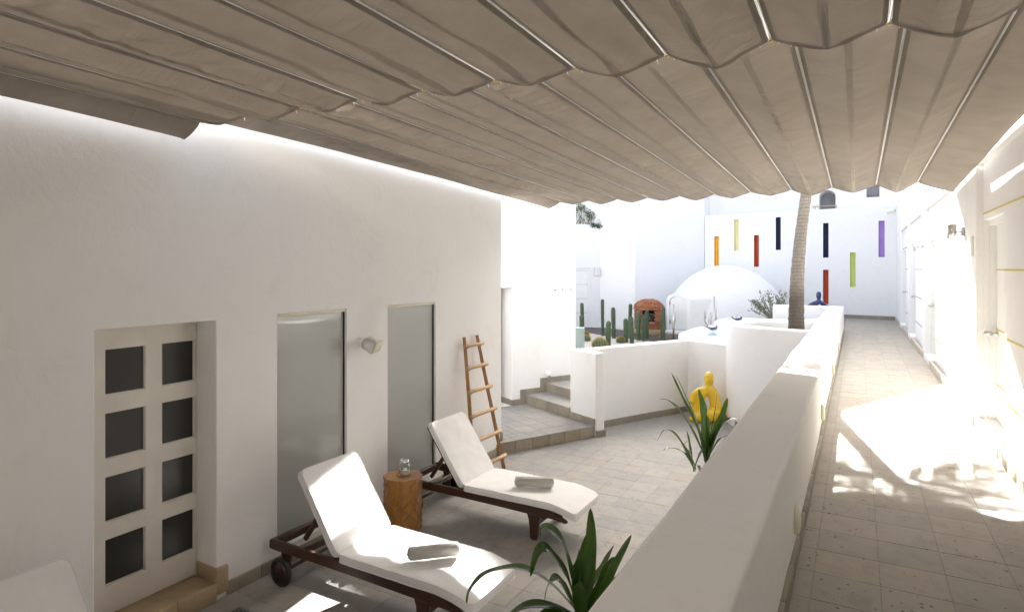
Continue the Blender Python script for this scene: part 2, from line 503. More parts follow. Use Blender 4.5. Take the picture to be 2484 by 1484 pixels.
# ---------------------------------------------------------------- setting: floors
XW = -4.55                                   # face of the left building
WZ = 1.10                                    # walkway level
GZ = .55                                     # garden level
P0 = Vector((-5.54, 9.77, 0)); E1 = Vector((.46, .888, 0)).normalized(); E2 = Vector((E1.y, -E1.x, 0))
def L(a, b, z=0):                            # oblique frame of the stair: a along the flight, b across it
    p = P0 + E1*a + E2*b
    return (p.x, p.y, z)

mb = MB(); mb.prism([(-40,-40),(40,-40),(40,60),(-40,60)], -.5, -.03)
struct('ground', mb, M['grout'])
mb = MB(); mb.prism([(-7.5,-5),(-.5,-5),(-.5,13.5),(-7.5,13.5)], -.03, -.0018)
court = struct('court_floor', mb, M['grout'])

def tile_mesh(name, w, d, mat, t=.02, ch=.0025):
    m = MB()
    m.add([(-w/2,-d/2,-t),(w/2,-d/2,-t),(w/2,d/2,-t),(-w/2,d/2,-t),
           (-w/2,-d/2,-ch),(w/2,-d/2,-ch),(w/2,d/2,-ch),(-w/2,d/2,-ch),
           (-w/2+ch,-d/2+ch,0),(w/2-ch,-d/2+ch,0),(w/2-ch,d/2-ch,0),(-w/2+ch,d/2-ch,0)],
          [(0,1,5,4),(1,2,6,5),(2,3,7,6),(3,0,4,7),(4,5,9,8),(5,6,10,9),(6,7,11,10),(7,4,8,11),(8,9,10,11)])
    return to_mesh(m, name, mat)
RV = Vector((math.cos(R(29.586)), math.sin(R(29.586)), 0)); FV = Vector((-RV.y, RV.x, 0))
def in_view(x, y, z, pad=60):
    fw = FV.x*x + FV.y*y
    if fw < .3: return False
    u = 1242 + 1476*(RV.x*x + RV.y*y)/fw; v = 652 - 1476*(z-CAMZ)/fw
    return -pad < u < 2484+pad and v < 1484+pad
def lay(floor, me, spots, name='tile', limit=300):
    """the nearest pieces one by one, the rest as one part"""
    vis = [s for s in spots if in_view(s[0], s[1], s[2])]
    vis.sort(key=lambda s: FV.x*s[0] + FV.y*s[1])
    vset = set(vis[:limit])
    rest = MB()
    for s in spots:
        tilt = (random.uniform(-.0012, .0012), random.uniform(-.0012, .0012))
        if s in vset:
            o = link(name, me, floor); o.location = (s[0], s[1], s[2] + random.uniform(0, .0012)); o.rotation_euler = (tilt[0], tilt[1], s[3] if len(s) > 3 else 0)
        else:
            b0 = len(rest.v)
            rest.add([v.co[:] for v in me.vertices], [tuple(p.vertices) for p in me.polygons])
            rest.xf(Matrix.Translation((s[0], s[1], s[2])), b0)
    if rest.v:
        o = part(name + 's_beyond', rest, me.materials[0], floor, local=True); o['kind'] = 'stuff'
tm = tile_mesh('tile', .2978, .2978, M['tile'], .02, .0008)
def pip(x, y, poly):
    r = False; n = len(poly)
    for i in range(n):
        (x1,y1),(x2,y2) = poly[i], poly[(i+1)%n]
        if (y1 > y) != (y2 > y) and x < (x2-x1)*(y-y1)/(y2-y1)+x1: r = not r
    return r
court_poly = [(-4.75,-4.6),(-.5,-4.6),(-.5,11.3),(-2.0,12.1),L(3.1,1.45)[:2],L(.42,1.45)[:2],L(.36,1.99)[:2],L(-1.5,1.99)[:2],(-4.75,7.6)]
spots = []
for i in range(-1, 15):
    for j in range(-16, 40):
        x = -.65 - .15 - .3*i + .3; y = 4.5 + .15 + .3*(j-0)
        x = -2.0 - .3*(i-5)
        if pip(x, y, court_poly) or pip(x+.13, y-.13, court_poly) or pip(x+.13, y+.13, court_poly): spots.append((round(x,4), round(y,4), 0.0))
lay(court, tm, spots)

# walkway
mb = MB(); mb.prism([(-.5,-5),(1.35,-5),(1.35,24),(-.5,24)], .2, WZ-.002)
mb.prism([(-2.6,17.75),(-.5,17.75),(-.5,23.1),(-2.6,23.1)], .2, WZ-.0023)
walk = struct('walkway', mb, M['grout_dark'])
tmw = tile_mesh('tile', .2974, .2974, M['tile_walk'], .02, .001)
spots = []
for i in range(0, 5):
    for j in range(-24, 64):
        spots.append((round(-.05+.3*i,4), round(3.59+.15+.3*j,4), WZ))
lay(walk, tmw, spots)
mb = MB()
me = tile_mesh('edge_tile', .1055, .2974, M['tile_walk'], .02, .001)
spots = [(-.2545, round(3.59+.15+.3*j,4), WZ) for j in range(-24, 64)]
lay(walk, me, spots, 'edge_tile')
spots = [(round(-.85-.3*i,4), round(17.95+.3*j,4), WZ) for i in range(6) for j in range(17)]
lay(walk, tmw, spots, 'landing_tile', 0)

# garden terrace of sand
gp = [L(1.75,-3)[:2], L(1.75,1.36)[:2], L(3.15,1.36)[:2], L(3.15,2.6)[:2], (-.6,12.8), (-.6,17.7), (-2.6,17.7), (-2.6,24), (-14,24), (-14,14)]
mb = MB(); mb.prism(gp, -.02, GZ)
struct('garden_sand', mb, M['sand'])
# ---------------------------------------------------------------- left building
lb = thing('white_building', 'long white plastered building on the left with glazed door and two tall windows', 'building', (XW, 2.5, 0))
mb = MB(); mb.box(XW-.6, XW, -5, 7.70, -.02, 6.2)
w = part('wall', mb, M['plaster'], lb)
cuts = [MB().box(XW-.31, XW+.2, 2.215, 3.128, .10, 2.28), MB().box(XW-.07, XW+.2, 3.73, 4.585, .17, 2.29), MB().box(XW-.07, XW+.2, 5.215, 6.095, .2, 2.29)]
cut(w, cuts, .012)
# sliding door: stiles, rails and eight panes
xd0, xd1 = XW-.298, XW-.252
dm = MB()
ys = [(2.222,2.41),(2.70,2.83),(3.105,3.122)]
zs = [(.155,.37),(.71,.835),(1.17,1.30),(1.64,1.77),(2.11,2.262)]
for a, b in ys: dm.box(xd0, xd1, a, b, .155, 2.262)
for a, b in zs:
    for c, d in ((2.41,2.70),(2.83,3.105)): dm.box(xd0+.001, xd1-.0012, c, d, a, b)
door = part('door', dm, M['paint_door'], lb)
door['label'] = 'cream sliding door with eight dark panes in two columns'
for i in range(4):
    for c, d in ((2.41,2.70),(2.83,3.105)):
        z0, z1 = zs[i][1], zs[i+1][0]
        part('pane', MB().box(xd0+.01, xd0+.022, c-.004, d+.004, z0-.004, z1+.004), M['glass_dark'], door)
        bd = MB()
        for (y0,y1,za,zb) in ((c,c+.006,z0,z1),(d-.006,d,z0,z1),(c+.006,d-.006,z0,z0+.006),(c+.006,d-.006,z1-.006,z1)):
            bd.box(xd0+.022, xd0+.034, y0, y1, za, zb)
        part('glazing_bead', bd, M['paint_door'], door)
# threshold of travertine pieces
for y0, y1 in ((2.22,2.36),(2.362,2.78),(2.782,3.112)):
    part('threshold_stone', MB().box(XW-.30, XW+.03, y0, y1, .0, .149, .004), M['travertine'], lb)
part('threshold_stone', MB().box(XW-.248, XW+.032, 3.114, 3.215, .05, .262, .004), M['travertine'], lb)
# windows
for y0, y1, z0 in ((3.73,4.585,.17),(5.215,6.095,.2)):
    wf = MB()
    wf.box(XW-.068, XW-.03, y1-.008, y1-.001, z0+.01, 2.285)
    wf.box(XW-.068, XW-.035, y0+.002, y0+.01, z0+.01, 2.285)
    win = part('window', wf, M['seal'], lb)
    part('pane', MB().box(XW-.055, XW-.045, y0+.01, y1-.008, z0+.008, 2.282), M['glass_window'], win)
    part('head_trim', MB().box(XW-.045, XW-.012, y0+.01, y1-.008, 2.262, 2.288, .004), M['louver'], win)
# skirting stones
y = 3.22
while y < 7.66:
    y2 = min(y + .33 + random.uniform(-.01,.01), 7.70)
    part('skirting_stone', MB().box(XW-.01, XW+.018+random.uniform(0,.002), y, y2-.003, 0, .112+random.uniform(-.002,.002), .003), M['skirt'], lb)
    y = y2
y = -1.0
while y < 2.0:
    y2 = min(y+.33, 2.0)
    part('skirting_stone', MB().box(XW-.01, XW+.018, y, y2-.003, 0, .112, .003), M['skirt'], lb)
    y = y2
part('skirting_stone', MB().box(XW-.12, XW+.019, 7.66, 7.72, .18, .30, .003), M['skirt'], lb)

# ---------------------------------------------------------------- block with coat hooks
hb = thing('white_block', 'tall white block with a narrow doorway and three coat hooks beside the steps', 'building', L(.5, -.5))
mb = MB(); mb.prism([L(-3,0)[:2], L(1.5,0)[:2], L(1.5,-3.2)[:2], L(-3,-3.2)[:2]], -.02, 4.12)
w = part('wall', mb, M['plaster_bright'], hb)
cut(w, [MB().prism([L(-.52,.3)[:2], L(0,.3)[:2], L(0,-.38)[:2], L(-.52,-.38)[:2]], .18, 2.35),
        MB().prism([L(-1.1,-.37)[:2], L(.55,-.37)[:2], L(.55,-2.2)[:2], L(-1.1,-2.2)[:2]], .18, 2.6)], .015)
part('passage_lining', MB().prism([L(-1.05,-2.05)[:2], L(.5,-2.05)[:2], L(.5,-2.15)[:2], L(-1.05,-2.15)[:2]], .181, 2.55), M['plaster_fine'], hb)
def skirt_run(parent, p, q, z, h=.11, out=(0,0), t=.02, mat='skirt', step=.33):
    """skirting stones from p to q, standing out from the wall towards out"""
    p, q = Vector(p[:2]), Vector(q[:2]); d = q-p; n = max(1, round(d.length/step)); o = Vector(out).normalized()
    for i in range(n):
        a = p + d*(i/n) + d.normalized()*.0015; b = p + d*((i+1)/n) - d.normalized()*.0015
        tt = t + random.uniform(0,.003)
        m = MB().prism([tuple(a-o*.01), tuple(b-o*.01), tuple(b+o*tt), tuple(a+o*tt)], z, z+h+random.uniform(-.002,.002))
        part('skirting_stone', m, M[mat], parent, bevel=.002, seg=1)
o2 = (E2.x, E2.y)
skirt_run(hb, L(0,0), L(.3,0), .18, .1, o2)
skirt_run(hb, L(.17,0), L(.3,0), .281, .17, o2, .019)
skirt_run(hb, L(.3,0), L(.76,0), .352, .1, o2)
skirt_run(hb, L(.63,0), L(.76,0), .453, .17, o2, .019)
skirt_run(hb, L(.76,0), L(1.5,0), .522, .1, o2)
skirt_run(hb, L(0,0), L(0,-.36), .18, .1, (-E1.x,-E1.y), .02)
skirt_run(hb, L(-1,-2.05), L(.5,-2.05), .18, .1, o2, .02)
for k, a in enumerate((.98, 1.17, 1.37)):
    h = thing('coat_hook', ['chrome coat hook on the white block, farthest from its right edge', 'chrome coat hook on the white block, middle of the three', 'chrome coat hook nearest the right edge of the white block'][k], 'hook', L(a, 0, 2.29), math.atan2(E2.y, E2.x), 'coat hooks on the white block')
    part('rose', MB().lathe([(.02,0),(.022,.004),(.02,.01),(.006,.012)], 16).xf(Matrix.Rotation(R(90),4,'Y')), M['chrome'], h, local=True)
    part('prong', MB().tube([(.008,0,0),(.03,0,-.004),(.05,0,.008),(.062,0,.035),(.07,0,.06)], [.007,.007,.007,.006,.004], 8), M['chrome'], h, local=True)
g = thing('globe_light', 'small white globe light low on the white block above the top step', 'light', L(.80, .0, .70), math.atan2(E2.y, E2.x))
part('globe', MB().lathe([(0,-.055),(.02,-.052),(.04,-.038),(.052,-.015),(.055,.005),(.05,.028),(.035,.046),(.015,.054),(0,.055)], 20, (.055,0,0)), M['globe'], g, local=True)
part('lens', MB().lathe([(.0,-.062),(.028,-.056),(.036,-.045),(.03,-.04)], 16, (.06,0,0)), M['black'], g, local=True)
part('mount', MB().lathe([(.03,0),(.03,.02)], 16).xf(Matrix.Rotation(R(90),4,'Y')), M['globe'], g, local=True)

# ---------------------------------------------------------------- steps
st = thing('stone_steps', 'three broad stone steps climbing beside the white block to the cactus garden', 'steps', L(0, 1))
mb = MB()
mb.prism([L(-1.7,1.90)[:2], L(.32,1.90)[:2], L(.32,-.0)[:2], L(0,0)[:2], L(0,-2)[:2], L(-1.7,-2)[:2]], -.02, .158)
mb.prism([L(.32,1.32)[:2], L(1.76,1.34)[:2], L(1.76,-.0)[:2], L(.32,-.0)[:2]], -.02, .33)
mb.prism([L(.78,1.34)[:2], L(1.761,1.34)[:2], L(1.761,0)[:2], L(.78,0)[:2]], .32, .50)
part('core', mb, M['grout'], st)
def slab(parent, a0, a1, b0, b1, z0, z1, mat, name):
    part(name, MB().prism([L(a0,b0)[:2], L(a1,b0)[:2], L(a1,b1)[:2], L(a0,b1)[:2]], z0, z1), mat, parent, bevel=.003, seg=1)
G = .0025
ra = -1.50
for k in range(6):                                               # risers of the landing
    slab(st, ra+G, ra+.304-G, 1.90, 1.93+random.uniform(0,.003), 0, .16, M['riser'], 'riser_stone'); ra += .304
for i in range(6):                                               # landing tiles
    for j in range(12):
        a0 = .32-.3*(i+1); b1 = 1.93-.3*j
        if j > 6 and i == 0: continue
        slab(st, a0+G, a0+.3-G, b1-.3+G, b1+.004 if j == 0 else b1-G, .16, .18+random.uniform(-.0008,.0008), M['tile'], 'tread_tile')
for n, (af, z) in enumerate(((.30,.352),(.76,.524))):
    bb = 1.305 if n == 0 else 1.335
    nb = 4
    for k in range(nb):
        b0 = .0 + bb*k/nb; b1 = .0 + bb*(k+1)/nb
        slab(st, af, af+.02, b0+G, b1-G, z-.17, z-.022, M['riser'], 'riser_stone')
        deep = .48 if n == 0 else .5
        slab(st, af-.004, af+deep-G, b0+G, b1-G, z-.022, z, M['tile'], 'tread_tile')
        if n == 1: slab(st, af+deep+G, af+1.0, b0+G, b1-G, z-.022, z, M['tile'], 'tread_tile')

# ---------------------------------------------------------------- parapet between court and garden
pw = thing('parapet_wall', 'low white parapet wall with an end pier between the court and the cactus garden', 'wall', L(1.5, 1.5))
mb = MB(); mb.prism([L(.32,1.30)[:2], L(.32,1.97)[:2], L(.50,1.97)[:2], L(.50,1.54)[:2], L(2.98,1.54)[:2], L(2.98,2.55)[:2], L(3.2,2.55)[:2], L(3.2,1.34)[:2], L(.50,1.34)[:2], L(.50,1.30)[:2]], -.02, 1.345)
part('wall', mb, M['plaster_bright'], pw, bevel=.022, seg=3)
skirt_run(pw, L(.52,1.54), L(2.97,1.54), 0, .105, o2)
skirt_run(pw, L(2.98,1.56), L(2.98,2.4), 0, .105, (-E1.x,-E1.y))
skirt_run(pw, L(.32,1.97), L(.5,1.97), 0, .105, o2, .035)
skirt_run(pw, L(.32,1.31), L(.32,1.95), .18, .11, (-E1.x,-E1.y))

# ---------------------------------------------------------------- low wall along the walkway, planter for the palm
def wavy_bar(mb, x0, x1, y0, y1, z0, z1, ny, amp, rad=.03):
    """long plastered wall along y with rounded, slightly uneven edges"""
    prof = [(x1, z0), (x1, z1-.25), (x1, z1-rad-.012), (x1, z1-rad)]
    for k in range(1, 5): a = k*PI/8; prof.append((x1-rad+rad*math.cos(a), z1-rad+rad*math.sin(a)))
    prof += [(x1-rad-.012, z1), (x1-(x1-x0)*.33, z1), (x0+(x1-x0)*.33, z1), (x0+rad+.012, z1)]
    for k in range(0, 5): a = PI/2 + k*PI/8; prof.append((x0+rad+rad*math.cos(a), z1-rad+rad*math.sin(a)))
    prof += [(x0, z1-rad-.012), (x0, z1-.25), (x0, z0)]
    n = len(prof); b = len(mb.v)
    for j in range(ny+1):
        y = y0+(y1-y0)*j/ny
        for i, (x, z) in enumerate(prof):
            q = noise.noise_vector(Vector((x*2, y*1.1, z*2)))*amp + noise.noise_vector(Vector((x*3, y*4.5, z*3)))*amp*.35
            if i in (0, n-1): q = Vector((0,0,0))
            mb.v.append((x+q.x, y, z+q.z*.6))
    for j in range(ny):
        for i in range(n-1):
            mb.f.append((b+j*n+i, b+(j+1)*n+i, b+(j+1)*n+i+1, b+j*n+i+1)); mb.sm.append(True)
    mb.f.append(tuple(b+i for i in range(n))); mb.sm.append(False)
    mb.f.append(tuple(b+ny*n+i for i in range(n-1,-1,-1))); mb.sm.append(False)
    return mb
lw = thing('low_wall', 'long low white wall with a broad top between the walkway and the sunken court', 'wall', (-.475, 7, 0))
mb = MB(); wavy_bar(mb, -.655, -.302, -4.5, 17.6, -.02, 1.753, 180, .007, .022)
part('wall', mb, M['plaster'], lw)
mb = MB(); mb.box(-1.95, -.66, 17.36, 17.6, .5, 1.750)
part('end_wall', mb, M['plaster_bright'], lw, bevel=.03, seg=3)
y = -1.4
while y < 17.6:
    y2 = min(y+.4, 17.62)
    part('skirting_stone', MB().box(-.31, -.283+random.uniform(0,.003), y+.0015, y2-.0015, WZ-.02, WZ+.095+random.uniform(-.004,.004), .006), M['skirt'], lw)
    y = y2
for k, yy in enumerate((3.71, 6.6, 9.5, 12.4)):
    d = thing('recessed_light', ['round cream light on the low wall nearest the viewer', 'round cream light on the low wall, second along the walkway', 'round cream light on the low wall, third along the walkway', 'round cream light on the low wall, farthest along the walkway'][k], 'light', (-.302, yy, 1.315), 0, 'round lights on the low wall')
    part('disc', MB().lathe([(.076,0),(.078,.006),(.074,.02),(.06,.027),(.03,.03),(0,.031)], 28).xf(Matrix.Rotation(R(90),4,'Y')), M['louver'], d, local=True)
    part('backing', MB().lathe([(.066,-.012),(.066,.0)], 24).xf(Matrix.Rotation(R(90),4,'Y')), M['black'], d, local=True)

pl = thing('palm_planter', 'rounded white planter wall around the palm, joined to the low wall', 'planter', (-1.3, 11.6, 0))
outer = [(-.64,10.44),(-.95,10.50),(-1.25,10.585),(-1.52,10.71),(-1.75,10.87),(-1.92,11.05),(-2.02,11.25),(-2.05,11.45),(-2.01,11.66),(-1.90,11.86),(-1.72,12.05),(-1.48,12.22),(-1.2,12.42),(-.95,12.7),(-.76,13.05),(-.64,13.4)]
def offset(poly, d):
    out = []
    for i, p in enumerate(poly):
        a = Vector(poly[max(i-1,0)]); b = Vector(poly[min(i+1,len(poly)-1)])
        t = (b-a).normalized(); nn = Vector((-t.y, t.x))
        out.append(tuple(Vector(p) - nn*d*-1 if False else Vector(p) + Vector((t.y,-t.x))*-d*-1))
    return out
inner = []
for i, p in enumerate(outer):
    a = Vector(outer[max(i-1,0)]); b = Vector(outer[min(i+1,len(outer)-1)])
    t = (b-a).normalized(); nn = Vector((t.y, -t.x)) if False else Vector((t.y, -t.x))
    # interior lies towards the low wall
    c = Vector((-.9, 11.7)); nn = Vector((-t.y, t.x))
    if nn.dot(c-Vector(p)) < 0: nn = -nn
    inner.append(tuple(Vector(p)+nn*.2))
def spline(pts, m=4):
    out = []
    for i in range(len(pts)-1):
        p0, p1, p2, p3 = [Vector(pts[max(0,min(len(pts)-1,j))]) for j in (i-1,i,i+1,i+2)]
        for k in range(m):
            t = k/m
            out.append(tuple(.5*((2*p1)+(p2-p0)*t+(2*p0-5*p1+4*p2-p3)*t*t+(3*p1-p0-3*p2+p3)*t**3)))
    out.append(tuple(pts[-1])); return out
so, si = spline(outer), spline(inner)
mb = MB(); n = len(so)
rings = []
ZT = 1.742
for f, z in ((0,-.02),(0,ZT-.04),(.06,ZT-.012),(.2,ZT),(.8,ZT),(.94,ZT-.012),(1,ZT-.04),(1,1.2)):
    rings.append([(o[0]+(i[0]-o[0])*f, o[1]+(i[1]-o[1])*f, z) for o, i in zip(so, si)])
b = len(mb.v)
for r_ in rings: mb.v += r_
for j in range(len(rings)-1):
    for k in range(n-1):
        mb.f.append((b+j*n+k, b+(j+1)*n+k, b+(j+1)*n+k+1, b+j*n+k+1)); mb.sm.append(True)
part('wall', mb, M['plaster_bright'], pl)
mb = MB(); mb.prism([(-.66,10.6)]+[p for p in si[3:-3]]+[(-.66,13.2)], 1.1, 1.36)
part('soil', mb, M['soil'], pl)
skirt_run(pl, outer[0], outer[2], 0, .105, (-.25,-1)); skirt_run(pl, outer[2], outer[4], 0, .105, (-.5,-.85), .02); skirt_run(pl, outer[4], outer[6], 0, .105, (-.9,-.5), .02)
# ---------------------------------------------------------------- right building with the guest-room doors
XR = 1.05
rb = thing('guest_room_building', 'long white building on the right with recessed bays and slim white doors', 'building', (XR, 8, WZ))
bays = [(2.4, 7.72), (9.37, 13.13), (13.66, 17.06), (17.5, 20.2)]
cols = [(-5, 2.4), (7.72, 9.37), (13.13, 13.66), (17.06, 17.5), (20.2, 22.75)]
for a, b in cols:
    part('pier', MB().box(XR, XR+.5, a, b, .2, 3.76), M['plaster_bright'], rb, bevel=.02, seg=3)
part('upper_wall', MB().box(XR+.0015, XR+.5, -5, 22.8, 3.7605, 5.05), M['plaster_bright'], rb)
accents = [((.62,.50,.10),'ochre_line_paint'), ((.72,.72,.22),'lime_line_paint'), ((.30,.22,.42),'purple_line_paint'), ((.42,.12,.10),'red_line_paint')]
for k, (a, b) in enumerate(bays):
    am = m_plain(accents[k][1], accents[k][0], .6)
    w = part('bay_wall', MB().box(XR+.06, XR+.45, a-.01, b+.01, .2, 3.76), M['plaster_bright'], rb)
    d0, d1 = b-1.02, b-.02
    cut(w, [MB().box(XR-.05, XR+.16, d0, d1, WZ+.10, 3.19)], .006)
    dr = part('door', MB().box(XR+.152, XR+.19, d0+.055, d1-.055, WZ+.105, 3.13), M['paint_white'], rb)
    fr = MB(); fr.box(XR+.10, XR+.158, d1-.055, d1-.001, WZ+.1, 3.188); fr.box(XR+.10, XR+.158, d0+.001, d0+.055, WZ+.1, 3.188); fr.box(XR+.10, XR+.158, d0+.055, d1-.055, 3.132, 3.188)
    part('frame', fr, M['paint_white'], dr)
    kn = MB().lathe([(.03,0),(.03,.008),(.011,.012),(.011,.045),(.022,.05),(.027,.07),(.025,.1),(.019,.112),(0,.113)], 20).xf(Matrix.Translation((XR+.152, d1-.12, 2.06)) @ Matrix.Rotation(R(-90),4,'Y'))
    part('knob', kn, M['steel'], dr)
    for z in (2.69, 2.10, 1.555):
        part('accent_line', MB().box(XR+.149, XR+.156, d0+.056, d1-.056, z-.007, z+.007), am, dr)
        part('accent_line', MB().box(XR+.057, XR+.07, a+.02, d0-.004, z-.008, z+.008), am, rb)
    part('accent_line', MB().box(XR+.057, XR+.07, a+.02, b-.005, 3.245, 3.262), am, rb)
    part('sill_stone', MB().box(XR-.02, XR+.15, d0-.02, d1+.02, WZ-.02, WZ+.098, .005), M['plaster_fine'], rb)
def run_y(y0, y1):
    y = y0
    while y < y1-.02:
        y2 = min(y+.34, y1)
        part('skirting_stone', MB().box(XR-.028, XR+.02, y+.0004, y2-.0004, WZ-.02, WZ+.098, .0015), M['skirt_pale'], rb); y = y2
run_y(7.70, 9.36); run_y(13.12, 13.65); run_y(17.05, 17.49); run_y(20.2, 22.2); run_y(2.0, 6.6)
run_y(9.37, 12.08); run_y(13.66, 16.0); run_y(17.5, 19.1)
part('number_plate', MB().box(XR-.012, XR+.002, 7.86, 7.97, 2.83, 3.04, .004), M['louver'], rb)
def wall_lamp(y, lab):
    t = thing('wall_lamp', lab, 'lamp', (XR, y, 3.12), 0, 'cylinder wall lamps')
    part('back_plate', MB().box(-.028, .0, -.045, .045, -.05, .05, .006), M['steel'], t, local=True)
    part('arm', MB().tube([(-.028,0,0),(-.07,0,0)], .01, 10), M['steel'], t, local=True)
    mb = MB().lathe([(.04,-.085),(.047,-.083),(.048,.083),(.046,.085),(.04,.084),(.039,.02),(.0,.018)], 28, (-.115,0,0))
    part('cylinder', mb, M['steel'], t, local=True)
wall_lamp(8.5, 'brushed steel cylinder lamp on the nearest pier of the right building')
wall_lamp(13.42, 'brushed steel cylinder lamp on the farther pier of the right building')

# ---------------------------------------------------------------- wall with coloured niches
A = Vector((1.12, 22.3, 0)); U = Vector((-6.1, .9, 0)).normalized(); NV = Vector((-U.y, U.x, 0))
if NV.y > 0: NV = -NV                          # towards the court
nw = thing('niche_wall', 'white end wall with eight slim colour-painted niches', 'wall', (-1.9, 22.75, .5))
def W(s, d, z): p = A + U*s + NV*d; return (p.x, p.y, z)
def wbox(s0, s1, d0, d1, z0, z1):
    m = MB(); m.prism([W(s0,d0,0)[:2], W(s1,d0,0)[:2], W(s1,d1,0)[:2], W(s0,d1,0)[:2]], z0, z1); return m
w = part('wall', wbox(-.05, 6.12, -.55, 0, .3, 4.67), M['plaster_fine'], nw)
def sx(x): return (1.12-x)/-U.x if U.x < 0 else 0
niches = [('yellow', -4.58, 2.77, 3.89, (.84,.50,.01)), ('cream', -3.87, 3.35, 4.46, (.82,.77,.48)), ('orange', -3.18, 2.77, 3.89, (.52,.07,.012)), ('navy', -2.46, 3.35, 4.48, (.008,.02,.075)),
          ('navy', -.99, 3.07, 4.21, (.008,.02,.075)), ('orange', -.99, 1.53, 2.67, (.56,.05,.006)), ('lime', -.21, 2.11, 3.23, (.64,.72,.26)), ('violet', .58, 3.07, 4.21, (.48,.31,.70))]
cs = []
for nm, x, z0, z1, c in niches:
    s1 = sx(x); s0 = s1-.162
    cs.append(wbox(s0, s1, -.16, .1, z0, z1))
cut(w, cs, .006)
for k, (nm, x, z0, z1, c) in enumerate(niches):
    s1 = sx(x); s0 = s1-.162; m = M.setdefault('niche_'+nm, m_plain(nm+'_niche_paint', c, .7, vary=.05))
    mb = MB(); t = .002
    a0, a1, zz0, zz1, dd = s0+t, s1-t, z0+t, z1-t, -.158
    mb.poly([W(a0,dd,zz0), W(a1,dd,zz0), W(a1,dd,zz1), W(a0,dd,zz1)])
    mb.poly([W(a0,dd,zz0), W(a0,-.004,zz0), W(a0,-.004,zz1), W(a0,dd,zz1)])
    mb.poly([W(a1,dd,zz0), W(a1,-.004,zz0), W(a1,-.004,zz1), W(a1,dd,zz1)])
    mb.poly([W(a0,dd,zz0), W(a1,dd,zz0), W(a1,-.004,zz0), W(a0,-.004,zz0)])
    mb.poly([W(a0,dd,zz1), W(a1,dd,zz1), W(a1,-.004,zz1), W(a0,-.004,zz1)])
    o = part('niche', mb, m, nw)
    o['label'] = nm + ' painted niche'
for i in range(9):
    p = W(.1+.42*i, 0, 0); q = W(.1+.42*(i+1)-.004, 0, 0)
    part('skirting_stone', MB().prism([p[:2], q[:2], (Vector(q)+NV*.02)[:2], (Vector(p)+NV*.02)[:2]], WZ-.02, WZ+.12), M['skirt'], nw)
sc_ = thing('security_camera', 'small white security camera at the top right of the niche wall', 'camera', W(.2,.0,4.5))
part('bracket', MB().box(-.03,.03,-.06,.01,-.03,.05,.01), M['plastic'], sc_, local=True)
part('housing', MB().tube([(-.14,-.12,-.03),(-.12,-.12,-.03),(.06,-.1,.01),(.08,-.1,.015)], [.03,.05,.05,.03], 14), M['paint_white'], sc_, local=True)
part('lens', MB().tube([(.07,-.1,.012),(.095,-.1,.017)], .026, 14), M['black'], sc_, local=True)

# ---------------------------------------------------------------- tall building beyond the niche wall
ub = thing('hotel_building', 'tall white building rising behind the niche wall with arched opening and barred window', 'building', (-3, 26, 0))
roof = [(-16,13.6),(-7.4,13.75),(-6.3,14.0),(-4.6,14.15),(-3.85,13.6),(-2.87,12.56),(-1.31,10.97),(.3,9.4),(14,9.3)]
mb = MB()
pr = [(x, z) for x, z in roof] + [(14,.2),(-16,.2)]
n = len(pr)
mb.v = [(x,26,z) for x,z in pr] + [(x,29,z) for x,z in pr]
mb.f = [tuple(range(n)), tuple(range(2*n-1,n-1,-1))] + [(i,n+i,n+(i+1)%n,(i+1)%n) for i in range(n)]
mb.sm = [False]*len(mb.f)
w = part('wall', mb, M['plaster_bright'], ub)
ar = [(-1.27,4.3),(-.72,4.3)]
arch = [(-1.27,4.3)] + [(-.995-.275*math.cos(PI*k/14), 5.42+.275*math.sin(PI*k/14)) for k in range(15)] + [(-.72,4.3)]
m2 = MB(); na = len(arch)
m2.v = [(x,25.8,z) for x,z in arch]+[(x,27.6,z) for x,z in arch]
m2.f = [tuple(range(na)), tuple(range(2*na-1,na-1,-1))]+[(i,na+i,na+(i+1)%na,(i+1)%na) for i in range(na)]; m2.sm=[False]*len(m2.f)
bm = bmesh.new(); vs = [bm.verts.new(v) for v in m2.v]
for f in m2.f: bm.faces.new([vs[i] for i in f])
bmesh.ops.recalc_face_normals(bm, faces=bm.faces[:]); m2 = MB().bm(bm)
bm = bmesh.new(); bm.from_mesh(w.data); bmesh.ops.recalc_face_normals(bm, faces=bm.faces[:]); bm.to_mesh(w.data); bm.free()
cut(w, [m2, MB().box(.29,.70,25.8,26.6,5.33,6.3)], .02)
part('room_back', MB().box(.292,.698,26.3,26.35,5.335,6.28), M['grey_back'], ub)
part('arch_back', MB().box(-1.268,-.722,27.0,27.05,4.305,5.68), M['grey_back'], ub)
rl_ = MB().tube([(-1.5,25.93,5.08),(-.66,25.93,5.08)], .014, 8)
r_ = part('handrail', rl_, M['rail_wood'], ub)
for x in (-1.4,-1.2,-1.0,-.8,-.68): part('baluster', MB().tube([(x,25.93,4.4),(x,25.93,5.07)], .007, 6), M['iron'], r_)
g_ = part('window_grille', MB().tube([(.29,26.04,5.40),(.70,26.04,5.40)], .008, 6).tube([(.29,26.04,5.72),(.70,26.04,5.72)], .008, 6), M['iron'], ub)
for k in range(9): part('bar', MB().tube([(.31+.047*k,26.04,5.335),(.31+.047*k,26.04,5.9)], .005, 6), M['iron'], g_)
part('handrail', MB().tube([(.27,25.97,5.76),(.72,25.97,5.76)], .014, 8), M['rail_wood'], ub)

